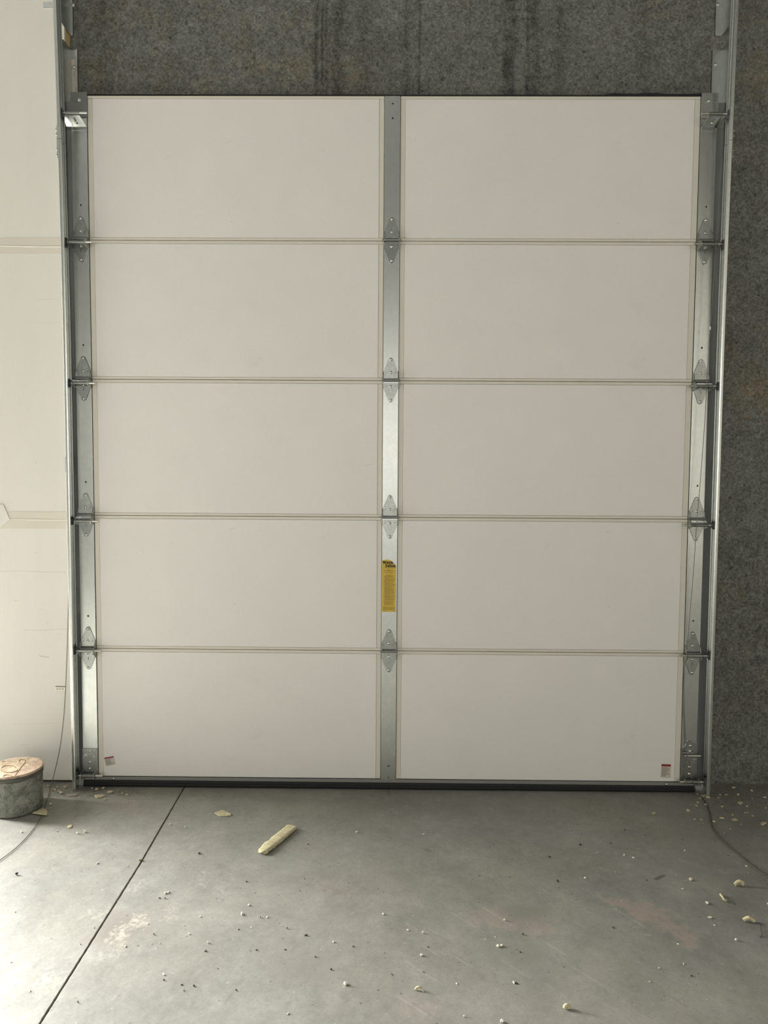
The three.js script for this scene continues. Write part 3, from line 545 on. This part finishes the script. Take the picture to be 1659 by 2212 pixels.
function angleGeo(side, y0, y1, inner, cut, slots = []) {                  // wall leg flat on the concrete, standing leg towards the room
  const X = legX(side), wall = box(inner, X, y0, y1, ROOM.zFront + 0.0004, ROOM.zFront + 0.0034);
  const front = []; for (let k = 0; k <= 8; k++) { const y = y0 + (y1 - cut - y0) * k / 8; front.push([Math.min(0.022, trackZ(y) - 0.012), y]); }
  const ls = poly([[ROOM.zFront + 0.001, y0], ...front, [front[8][0] - 0.012 - cut, y1], [ROOM.zFront + 0.001, y1]]);
  for (const [a, b] of slots) { const hole = new THREE.Path(); hole.moveTo(-0.018, a); hole.lineTo(-0.006, a); hole.lineTo(-0.006, b); hole.lineTo(-0.018, b); ls.holes.push(hole); }
  const leg = plate(ls, 0, 0.003); leg.rotateY(-Math.PI / 2); leg.translate(X + 0.003, 0, 0);
  const lip = box(inner, inner + 0.003, y0, y1, ROOM.zFront + 0.0004, ROOM.zFront + 0.010);
  const g = merge([wall, leg, lip]); return leafUV(side < 0 ? mirrorX(g) : g);
}
for (const side of [-1, 1]) {
  const t = thing('door_track', side < 0 ? 'galvanised vertical door track beside the white plasterboard wall' : 'galvanised vertical door track beside the bare concrete wall', 'door track', [0, 0, 0]);
  // three punched slots in the left angle let the bright wall behind show through
  const slots = side < 0 ? [1205, 1254, 1308].map((v) => [onZ(157, v + 19, -0.012).y, onZ(157, v, -0.012).y]) : [];
  part('lower_track', trackBody(side, side < 0 ? 0.006 : 0.004, 2.872), trackMat, t);
  part('upper_track', trackBody(side, 2.8745, 4.6), trackMat, t);
  part('wall_angle', angleGeo(side, 0.002, 3.343, 1.418, 0.03, slots), trackMat, t);
  part('wall_angle', angleGeo(side, 3.405, 4.4, side < 0 ? 1.435 : 1.427, 0.02), trackMat, t);
  { const e = (p, q) => [Math.min(side * p, side * q), Math.max(side * p, side * q)], o = legX(side) - 0.001;
    part('gap_filler', [box(...e(1.36, 1.4175), 0.036, 3.085, -0.103, -0.0495), box(...e(1.4165, o), 0.036, 3.085, -0.1005, -0.035)], gapFillerMat, t, 'added strip behind the door edge that blocks light and darkens the gap'); }  // added filler, stops light leaking past the door and keeps the gap dark
  const wx = (y) => side * (Math.abs(trackX(side, y)) + 0.0235);
  // splice plate on the outer face with its bolts
  const sx = wx(2.87); part('splice_plate', box(Math.min(sx, sx + side * 0.006), Math.max(sx, sx + side * 0.006), 2.80, 2.935, trackZ(2.87) - 0.016, trackZ(2.87) + 0.016, 0.001), darkSteelMat, t);
  for (const y of [2.815, 2.84, 2.90, 2.92]) part('bolt', barX(Math.min(sx + side * 0.006, sx + side * 0.014), Math.max(sx + side * 0.006, sx + side * 0.014), y, trackZ(y), 0.006, 6), boltMat, t);
  // carriage bolt heads that hold the standing leg
  for (const v of side < 0 ? [327, 703, 993, 1280] : [320, 707, 1005, 1293, 1577]) {
    const p = onZ(side < 0 ? 157 : 1530, v, -0.02), b = part('bolt', boltGeo, boltMat, t); b.position.set(side * (legX(side) - 0.001), p.y, -0.020); if (side < 0) b.rotation.y = Math.PI;
  }
  // anchors in the wall legs
  for (const [u, v] of side < 0 ? [[149, 11], [152, 145]] : [[1553, 10], [1552, 140]]) { const p = onZ(u, v, ROOM.zFront + 0.004); const m = part('anchor_bolt', screwGeo, boltMat, t); m.position.set(side * 1.434, p.y, ROOM.zFront + 0.0034); m.scale.setScalar(1.2); }
  // bracket clip on the outside of the track
  const cy = side < 0 ? 1.485 : 1.50, cx = wx(cy); part('track_clip', box(Math.min(cx, cx + side * 0.006), Math.max(cx, cx + side * 0.006), cy - 0.035, cy + 0.035, trackZ(cy) - 0.020, trackZ(cy) + 0.014, 0.001), darkSteelMat, t);
  if (side < 0) {
    const hz = trackZ(3.5), hp = onZ(94, 12, hz); part('hanger_tab', box(hp.x, wx(3.5), hp.y - 0.014, hp.y + 0.014, hz - 0.002, hz + 0.002, 0.0008), trackMat, t);
    const [c, x] = canvasOf(128, 360), R = rng(41); x.fillStyle = '#cfc8bf'; x.fillRect(0, 0, 128, 360);
    for (let k = 0; k < 46; k++) { x.fillStyle = `rgba(70,62,58,${0.25 + 0.4 * R()})`; x.fillRect(70 + 9 * Math.floor(R() * 5), R() * 350, 5, 8 + R() * 26); }
    for (let k = 0; k < 26; k++) { x.fillStyle = `rgba(120,110,112,${0.25 * R()})`; x.beginPath(); x.ellipse(30 + R() * 40, R() * 300, 6 + 14 * R(), 6 + 16 * R(), 0, 0, 7); x.fill(); }
    const w = 0.0255, g = plate(rectShape(0, w, 0, 0.150), 0, 0.0006), p = g.attributes.position, u = g.attributes.uv; for (let i = 0; i < p.count; i++) u.setXY(i, p.getX(i) / w, p.getY(i) / 0.150);
    const m = part('shipping_sticker', g, new THREE.MeshStandardMaterial({ map: canvasTex(c), roughness: 0.6 }), t, 'crumpled white printed sticker on the wall angle'); m.position.set(-1.4460, 3.150, ROOM.zFront + 0.0040);
  }
}

// ------------------------------------------------------------------ lift cables
{
  const P = (u, v, z) => onZ(u, v, z), F = (u, v) => onFloor(u, v, 0.0035);
  const r = [P(1562, 240, 0.072), P(1559, 360, 0.070), P(1553, 440, 0.068), P(1547, 520, 0.066), P(1540, 640, 0.060), P(1534, 709, 0.056), P(1528, 800, 0.052), P(1523, 900, 0.048), P(1515, 1010, 0.046), P(1509.5, 1080, 0.045), P(1506, 1120, 0.050), P(1503.5, 1150, 0.044), P(1499, 1220, 0.034), P(1490, 1330, 0.020), P(1485, 1390, 0.012), P(1479, 1440, 0.006), P(1477, 1490, 0.006), P(1480, 1570, 0.008), P(1483, 1610, 0.012), P(1487, 1640, 0.030), P(1492, 1670, 0.036), P(1497, 1690, 0.040), P(1503, 1710, 0.026), F(1506, 1719)];
  const c = thing('lift_cable', 'thin steel lift cable hanging slack in front of the hinges by the concrete wall', 'cable');
  part('strand', tube(r, 0.0014, 300, 6), cableMat, c);
  const k = P(1534, 709, 0.056); part('ferrule', new THREE.CylinderGeometry(0.0032, 0.0032, 0.014, 10).translate(k.x, k.y, k.z), axleMat, c);
  const l = [onZ(150, 1180, -0.038), onZ(148.5, 1260, -0.036), onZ(147, 1340, -0.034), onZ(144, 1430, -0.034), onZ(141, 1500, -0.034), onZ(137, 1556, -0.034), onZ(130, 1612, -0.034), onZ(121, 1655, -0.032), onZ(114, 1684, -0.030), F(110, 1697), F(103, 1722), F(97, 1745), F(90, 1762), F(79, 1780), F(66, 1798), F(50, 1816), F(30, 1835), F(8, 1852), F(-16, 1868), F(-60, 1890)];
  const d = thing('lift_cable', 'steel cable trailing down the plasterboard and across the floor past the bucket', 'cable');
  part('strand', tube(l, 0.0017, 300, 6), new THREE.MeshStandardMaterial({ color: 0x756e63, roughness: 0.55, metalness: 0.3 }), d);
  const g = [onFloor(1516, 1722, 0.004), onFloor(1524, 1733, 0.004), onFloor(1532, 1752, 0.004), onFloor(1539, 1787, 0.004), onFloor(1552, 1806, 0.004), onFloor(1572, 1826, 0.004), onFloor(1596, 1846, 0.004), onFloor(1622, 1868, 0.004), onFloor(1650, 1888, 0.004), onFloor(1690, 1912, 0.004)];
  const e = thing('floor_cable', 'dusty dark cable curving over the floor beside the concrete wall', 'cord');  // dark line on the floor, built as a loose cable end
  part('sheath', tube(g, 0.0034, 160, 6), new THREE.MeshStandardMaterial({ color: 0x5c574c, roughness: 0.9 }), e);
  const tg = thing('cable_tag', 'small white paper tag taped to the plasterboard beside the hanging cable', 'tag');
  const [cc, x] = canvasOf(128, 48), R = rng(6); x.fillStyle = '#eee9dc'; x.fillRect(0, 0, 128, 48); for (const [a, w] of [[18, 26], [56, 20], [86, 24]]) { x.fillStyle = 'rgba(40,36,32,0.8)'; x.fillRect(a, 26, w, 9); } for (let q = 10; q < 118; q += 8) { x.fillStyle = 'rgba(90,84,76,0.5)'; x.fillRect(q, 9, 5, 5); }
  const a = onZ(118.5, 1491, -0.043), b = onZ(141, 1484, -0.043), w = b.x - a.x, hh = b.y - a.y;
  const pg = plate(rectShape(0, w, 0, hh), 0, 0.0008), pp = pg.attributes.position, uu = pg.attributes.uv; for (let i = 0; i < pp.count; i++) uu.setXY(i, pp.getX(i) / w, pp.getY(i) / hh);
  part('paper', pg, new THREE.MeshStandardMaterial({ map: canvasTex(cc), roughness: 0.8 }), tg).position.set(a.x, a.y, -0.0445);
  part('twist_tie', box(a.x + 0.004, b.x, b.y, b.y + 0.0022, -0.0445, -0.042), cordMat, tg);
}

// ------------------------------------------------------------------ pail
{
  const p = thing('pail', 'short round pail crusted with grey cement, dirty peach lid on top, in the corner', 'pail', [-1.612, 0, 0.217]);
  const S = 512, a = fbm(S, [[10, 0.5], [22, 0.7], [60, 0.5]], 601), b = fbm(S, [[8, 0.6], [30, 0.6]], 611), gq = fbm(S, [[120, 0.8]], 621);
  const [c] = paint(S, S, (i, j, k) => { let v = 124 + 40 * a[k] + 14 * gq[k] + 18 * b[k]; if (b[k] < -0.26) v -= 22; const vein = Math.abs(a[k] - 0.03); if (vein < 0.05) v += 26 * (1 - vein / 0.05); return [v * 0.975, v * 0.995, v * 0.93]; });
  const t = canvasTex(c, THREE.RepeatWrapping); t.repeat.set(2.9, 2.9);
  const bm = greyData(S, a.map((v) => 0.5 + 0.7 * v)); bm.repeat.set(2.9, 2.9);
  const body = new THREE.LatheGeometry([[0.0, 0.001], [0.100, 0.001], [0.106, 0.006], [0.107, 0.02], [0.1085, 0.150], [0.1085, 0.172], [0.0, 0.172]].map(([x, y]) => new THREE.Vector2(x, y)), 56);
  { const q = body.attributes.position, u = body.attributes.uv; for (let i = 0; i < q.count; i++) u.setXY(i, u.getX(i) * 0.69, q.getY(i)); }
  part('body', body, new THREE.MeshStandardMaterial({ map: t, bumpMap: bm, bumpScale: 0.004, roughness: 0.9 }), p);
  const [c2] = paint(256, 256, (i, j) => { const k = j * 2 * 512 + i * 2, v = 92 + 60 * a[k] + 20 * gq[k]; return [v, v * 0.98, v * 0.9]; });
  part('rim_band', new THREE.LatheGeometry([[0.108, 0.152], [0.1108, 0.1525], [0.1112, 0.172], [0.109, 0.174]].map(([x, y]) => new THREE.Vector2(x, y)), 56), new THREE.MeshStandardMaterial({ map: canvasTex(c2, THREE.RepeatWrapping), roughness: 0.85 }), p);
  // lid with raised ribs
  const [lc, x] = paint(512, 512, (i, j, k) => { const d = b[k], dirt = d > 0.05 ? 26 : 0, v = 212 + 24 * a[k] - dirt; return [v, v * (0.90 - 0.03 * d), v * (0.77 - 0.08 * d)]; });
  const R = rng(13); for (let k = 0; k < 90; k++) { x.fillStyle = `rgba(120,96,72,${0.35 * R()})`; x.beginPath(); x.ellipse(R() * 512, R() * 512, 2 + 16 * R(), 2 + 7 * R(), R() * 3, 0, 7); x.fill(); }
  x.save(); x.beginPath(); x.moveTo(300, 512); x.lineTo(512, 512); x.lineTo(512, 60); x.lineTo(400, 20); x.closePath(); x.fillStyle = 'rgba(158,132,116,0.42)'; x.fill(); x.restore();
  const lt = canvasTex(lc), lidMat = new THREE.MeshStandardMaterial({ map: lt, roughness: 0.85 });
  const lid = new THREE.LatheGeometry([[0, 0.181], [0.098, 0.181], [0.104, 0.1825], [0.1115, 0.182], [0.1128, 0.178], [0.112, 0.1735], [0.0, 0.1735]].map(([q, y]) => new THREE.Vector2(q, y)), 56);
  { const q = lid.attributes.position, u = lid.attributes.uv; for (let i = 0; i < q.count; i++) u.setXY(i, q.getX(i) / 0.226 + 0.5, 0.5 - q.getZ(i) / 0.226); }
  const L = part('lid', lid, lidMat, p, 'peach coloured lid smeared with dirt');
  const ribMat = new THREE.MeshStandardMaterial({ color: 0x9a7c5e, roughness: 0.9 });
  const lp = (u, v) => onFloor(u, v, 0.1812).sub(new THREE.Vector3(-1.612, 0, 0.217));
  const arc = (u, v, ru, rv, a0, a1, w) => tube(Array.from({ length: 14 }, (_, i) => { const q = a0 + (a1 - a0) * i / 13; return lp(u + ru * Math.cos(q), v + rv * Math.sin(q)); }), w, 30, 5);
  part('rib', arc(20, 1661, 19, 8, 0.35, 2.9, 0.0026), ribMat, L); part('rib', arc(19, 1661, 16, 7.5, 3.3, 5.9, 0.0022), ribMat, L); part('rib', arc(16, 1678, 9, 4, 3.0, 6.4, 0.0026), ribMat, L); part('rib', arc(48, 1643.5, 7, 2.5, 2.4, 6.6, 0.0022), ribMat, L);
  part('rib', tube([lp(55, 1646), lp(46, 1657), lp(31, 1677)], 0.0018, 8, 5), ribMat, L); part('rib', arc(6, 1650, 12, 5, 3.4, 5.2, 0.0018), ribMat, L);
}

// ------------------------------------------------------------------ scraps of foam on the floor
function chip(pts, label, thick = 0.004, mat = foamMat, lift = 0, tilt = 0) {   // outline traced on the floor plane
  const q = pts.map(([u, v]) => onFloor(u, v)), c = q.reduce((s, p) => s.add(p), new THREE.Vector3()).divideScalar(q.length);
  const s = poly(q.map((p) => [p.x - c.x, -(p.z - c.z)])), b = Math.min(0.0012, thick * 0.3);
  const g = new THREE.ExtrudeGeometry(s, { depth: thick - 2 * b, bevelEnabled: true, bevelThickness: b, bevelSize: b, bevelOffset: -b, bevelSegments: 1 }); g.translate(0, 0, b); g.rotateX(-Math.PI / 2);
  { const p = g.attributes.position, u = g.attributes.uv; for (let i = 0; i < p.count; i++) u.setXY(i, p.getX(i) * 9, p.getZ(i) * 9); }
  const m = part(numbered('foam_flake'), g, mat, scene); m.position.set(c.x, 0.0005 + lift, c.z); m.rotation.z = tilt; return tag(m, label, 'foam scrap');
}
chip([[463, 1758], [474, 1754], [480, 1751.5], [490, 1756], [500, 1760], [499, 1763], [490, 1764], [475, 1764.5]], 'flat pale diamond-shaped flake of foam on open floor', 0.005);
chip([[69, 1760], [84, 1754], [92.6, 1751], [98, 1752], [102, 1755], [101, 1758], [103.5, 1760], [101, 1764.5], [87, 1763]], 'yellowish pointed flake of foam lying against the pail', 0.004, foamMat, 0.0055);
chip([[204, 1720], [212, 1718.5], [226, 1719.5], [219, 1723], [208, 1725.5]], 'small yellowish wedge of foam near the foot of the left track', 0.006);
chip([[145, 1787], [149, 1784], [155.5, 1783], [156, 1787], [150, 1790], [146, 1789]], 'small cream oblong flake in the pail shadow edge', 0.004);
chip([[1514, 1719], [1520, 1718], [1523, 1720], [1518, 1722]], 'little pale flake next to the foot of the right track', 0.003);
chip([[1521.5, 1718], [1528, 1718], [1532, 1721], [1534, 1725], [1526, 1724]], 'pale shell-like flake in front of the right track', 0.005);
chip([[1593, 1734], [1598, 1732], [1605, 1735], [1600, 1739], [1595, 1736]], 'greyish ragged flake in the dark corner by the concrete wall', 0.004, crumbDustyMat);
chip([[1580, 1771], [1588, 1769], [1594, 1772], [1590, 1774], [1583, 1773]], 'dusty rose flake beside the concrete wall', 0.004, crumbDustyMat);
chip([[1643, 1780], [1648, 1777], [1656, 1779], [1650, 1783], [1645, 1783]], 'dusty bent flake farthest along the concrete wall', 0.005, crumbDustyMat);
chip([[1408, 1758.5], [1413, 1756], [1417, 1757.5], [1412, 1760.5]], 'pale flake on the floor in front of the lower right panel', 0.005);
{ // long stick of foam with a rough skin
  const a = onFloor(567, 1845), b = onFloor(631, 1790), dir = b.clone().sub(a), len = dir.length() * 1.06, nx = 44, na = 18, R = rng(55);
  const n1 = noise(64, 16, 701), n2 = noise(64, 32, 702), pos = [], uv = [], idx = [];
  for (let i = 0; i <= nx; i++) for (let j = 0; j <= na; j++) {
    const t = i / nx, q = j / na * Math.PI * 2, jj = j % na, w = 0.0240 * (1 - 0.10 * Math.pow(1 - t, 2)), hgt = 0.0078 + 0.002 * (1 - t), end = (i === 0 || i === nx) ? 0 : Math.min(1, 0.72 + 2 * Math.min(t, 1 - t) * 4);
    const sq = (v, e) => Math.sign(v) * Math.pow(Math.abs(v), e), k = (n1[(i % 64) * 64 + (jj * 3) % 64] - 0.5) * 0.24 * (t < 0.55 ? 1.5 : 0.6) + (n2[((i * 2) % 64) * 64 + (jj * 5) % 64] - 0.5) * 0.18;
    const y = hgt * sq(Math.sin(q), 0.7), x = w * sq(Math.cos(q), 0.6);
    pos.push((t - 0.5) * len + (i === 0 ? 0.004 * Math.cos(q * 2) : 0), Math.max(0, hgt + y * (1 + k) * end), x * (1 + 0.7 * k) * end); uv.push(t * 3, j / na);
  }
  for (let i = 0; i < nx; i++) for (let j = 0; j < na; j++) { const p = i * (na + 1) + j, q = p + na + 1; idx.push(p, p + 1, q, q, p + 1, q + 1); }
  const g = new THREE.BufferGeometry(); g.setAttribute('position', new THREE.Float32BufferAttribute(pos, 3)); g.setAttribute('uv', new THREE.Float32BufferAttribute(uv, 2)); g.setIndex(idx); g.computeVertexNormals();
  const m = part('foam_stick', g, foamMat, scene); const c = a.clone().add(b).multiplyScalar(0.5); m.position.set(c.x, 0.0005, c.z); m.rotation.y = -Math.atan2(dir.z, dir.x); tag(m, 'long rough stick of yellowish foam lying on the floor', 'foam scrap');
}
// curled slivers on the right
function sliver(pts, r, label, mat = foamMat, name = 'foam_sliver') {
  const g = tube(pts, r, 26, 8); const m = part(numbered(name), g, mat, scene);
  g.computeBoundingBox(); const c = g.boundingBox.getCenter(new THREE.Vector3()), y = g.boundingBox.min.y; g.translate(-c.x, -y, -c.z); m.position.set(c.x, 0.0005, c.z); return tag(m, label, mat === foamMat ? 'foam scrap' : 'wire');
}
{
  const f = (u, v, h) => onFloor(u, v, h);
  sliver([f(1587, 1912, 0.004), f(1592, 1906, 0.012), f(1598, 1904, 0.016), f(1605, 1908, 0.010), f(1602, 1912, 0.004)], 0.0055, 'curled wing-shaped piece of yellowish foam');
  sliver([f(1556.5, 1932, 0.004), f(1561, 1938, 0.010), f(1564, 1943, 0.009), f(1569, 1945, 0.004)], 0.0038, 'short bent sliver of yellowish foam');
  sliver([f(1606, 1989, 0.004), f(1612, 1985, 0.010), f(1618, 1984, 0.013), f(1624, 1987, 0.009), f(1629, 1991, 0.003)], 0.0058, 'curved banana-like sliver of yellowish foam beside a bent wire');
  sliver([f(1641, 1993, 0.002), f(1643, 2004, 0.006), f(1645, 2014, 0.006), f(1646, 2021, 0.003), f(1642, 2024, 0.002)], 0.0013, 'short bent piece of pale wire on the floor', cableMat, 'bent_wire');
  sliver([f(897, 2137, 0.003), f(900, 2133, 0.008), f(906, 2132, 0.010), f(911, 2134, 0.006)], 0.0030, 'tiny pale curl of foam alone on the open floor');
  sliver([f(1219, 2178, 0.004), f(1222, 2172, 0.010), f(1228, 2172, 0.010), f(1230, 2177, 0.004)], 0.0052, 'stubby cream lump of foam with a dark notch');
  sliver([f(243, 1748, 0.003), f(146, 1719, 0.004)].length ? [f(146, 1719.5, 0.003), f(154, 1717.5, 0.006), f(160, 1717, 0.005), f(167, 1714.5, 0.003)] : [], 0.0028, 'thin pale sliver behind the pail near the plasterboard');
}
// crumbs
function crumbGeo(seed, sx, sy, sz) {
  const g = new THREE.IcosahedronGeometry(1, 1), p = g.attributes.position, R = rng(seed), memo = {};
  for (let i = 0; i < p.count; i++) { const k = [p.getX(i), p.getY(i), p.getZ(i)].map((v) => v.toFixed(3)).join(); memo[k] ??= 0.62 + 0.6 * R(); p.setXYZ(i, p.getX(i) * sx * memo[k], p.getY(i) * sy * memo[k], p.getZ(i) * sz * memo[k]); }
  g.computeVertexNormals(); g.computeBoundingBox(); g.translate(0, -g.boundingBox.min.y, 0); return g;
}
const crumbGeos = [[1, 1, 0.8, 0.8], [2, 1.25, 0.55, 0.7], [3, 0.9, 0.7, 1.0], [4, 1.5, 0.5, 0.6], [5, 1, 0.6, 1]].map((a) => crumbGeo(...a));
const RC = rng(99);
function crumb(u, v, px, mat, name, label, group) {            // px: width in the photograph
  const c = onFloor(u, v), r = px * 0.40 * (EYE.distanceTo(c)) / FOCAL, m = part(numbered(name), crumbGeos[Math.floor(RC() * 5)], mat, scene);
  m.position.set(c.x, 0.0003, c.z); m.scale.setScalar(r); m.rotation.y = RC() * 6.3; tag(m, label, 'crumb', group);
}
const z6 = ([a, b, s]) => [a / 1.999, 1680 + b / 1.998, s], z7 = ([a, b, s]) => [830 + a / 2.001, 1680 + b / 2.002, s];
const white = [
  ...[[93, 236, 6], [245, 232, 4], [335, 243, 6], [367, 237, 7], [421, 371, 6], [551, 383, 4], [715, 500, 7], [728, 497, 6], [735, 203, 5], [800, 215, 4], [1075, 552, 6], [1045, 590, 9], [1155, 604, 5], [866, 601, 5], [817, 676, 5], [1085, 647, 4], [542, 730, 5], [706, 850, 6], [1440, 711, 5], [1493, 893, 10], [1243, 1020, 5], [130, 922, 4], [1655, 591, 6], [1540, 237, 6], [898, 714, 5], [690, 716, 3], [640, 632, 3], [405, 648, 3], [65, 580, 3], [48, 797, 3]].map(z6),
  ...[[170, 246, 6], [921, 325, 4], [1037, 336, 6], [1077, 348, 5], [1325, 443, 8], [1290, 482, 5], [1395, 545, 8], [1408, 607, 8], [1427, 640, 4], [1520, 705, 6], [1270, 721, 4], [520, 618, 5], [492, 731, 8], [508, 729, 7], [103, 660, 5], [167, 673, 6], [162, 770, 7], [167, 926, 4], [560, 888, 6], [510, 1057, 9], [345, 1034, 4], [313, 892, 4], [1187, 826, 4], [1147, 884, 4], [868, 436, 6], [1565, 385, 5], [1298, 318, 4], [1657, 546, 5], [480, 690, 3], [438, 700, 3], [1294, 806, 4]].map(z7)];
for (const [u, v, s] of white) crumb(u, v, s, crumbMat, 'foam_crumb', 'tiny white foam crumb scattered on the open floor', 'white crumbs on the open floor');
const dusty = [
  ...[[55, 510, 9], [185, 658, 5], [325, 665, 5], [360, 730, 3], [220, 380, 6], [250, 320, 5], [410, 370, 7], [575, 710, 7], [735, 640, 8], [785, 935, 4], [905, 848, 3], [1115, 760, 4], [1250, 518, 4], [1205, 525, 4], [1355, 585, 4], [950, 570, 5], [1240, 400, 5], [740, 415, 6], [700, 175, 5], [820, 165, 5], [1060, 175, 6], [665, 225, 4], [1330, 90, 7], [970, 25, 8], [1345, 240, 4], [1610, 435, 4], [1225, 1600, 4], [1265, 1720, 3], [115, 1870, 8], [300, 235, 5], [240, 155, 5], [1600, 220, 6]].map(([a, b, s]) => [1480 + a / 9.268, 1700 + b / 9.268, s]),
  ...[[720, 410, 4], [630, 437, 4], [1020, 467, 6], [1340, 400, 6], [1095, 365, 11], [990, 300, 8], [890, 325, 8], [425, 285, 8], [165, 270, 6], [300, 290, 6], [360, 375, 10], [240, 450, 4], [1270, 385, 6], [205, 545, 8], [205, 600, 4], [820, 310, 5], [270, 330, 7], [320, 352, 7], [250, 318, 5]].map(([a, b, s]) => [80 + a / 6.912, 1660 + b / 6.914, s])];
for (const [u, v, s] of dusty) u < 800 ? crumb(u, v, s, crumbDustyMat, 'dusty_crumb', 'dusty beige crumb in the corner between pail and door', 'crumbs beside the pail') : crumb(u, v, s, crumbDustyMat, 'dusty_crumb', 'dusty beige crumb near the foot of the bare concrete wall', 'crumbs by the concrete wall');
const dark = [
  ...[[72, 420, 7], [690, 521, 4], [713, 523, 4], [665, 678, 4], [707, 874, 4], [887, 750, 5], [837, 900, 5], [785, 895, 4], [1322, 682, 6], [1240, 652, 4], [1430, 829, 5], [1107, 745, 4], [1232, 743, 4], [1362, 775, 4], [1525, 730, 4], [337, 971, 4], [1331, 290, 4], [861, 329, 6], [1317, 438, 3], [1065, 450, 4], [1296, 490, 3], [1125, 605, 4], [1030, 656, 4], [940, 825, 3], [1020, 918, 4], [795, 920, 3], [348, 720, 3]].map(z6),
  ...[[1040, 228, 4], [848, 292, 6], [978, 285, 4], [600, 680, 5], [570, 890, 6], [190, 733, 4], [170, 842, 4], [33, 852, 4], [750, 449, 6], [990, 650, 5], [1328, 860, 5], [714, 344, 5], [1135, 447, 4], [588, 756, 4], [1358, 850, 3], [474, 290, 3]].map(z7)];
for (const [u, v, s] of dark) crumb(u, v, s, dirtMat, 'dirt_crumb', 'tiny dark dirt crumb scattered on the open floor', 'dark crumbs on the open floor');
{ const c = onFloor(305, 1860), m = part('grit_lump', crumbGeos[1], new THREE.MeshStandardMaterial({ color: 0x6a5a48, roughness: 0.95 }), scene); m.position.set(c.x, 0.0004, c.z); m.scale.setScalar(0.0065); tag(m, 'brown lump of grit lying across the saw-cut floor joint', 'crumb'); }

renderer.render(scene, camera);
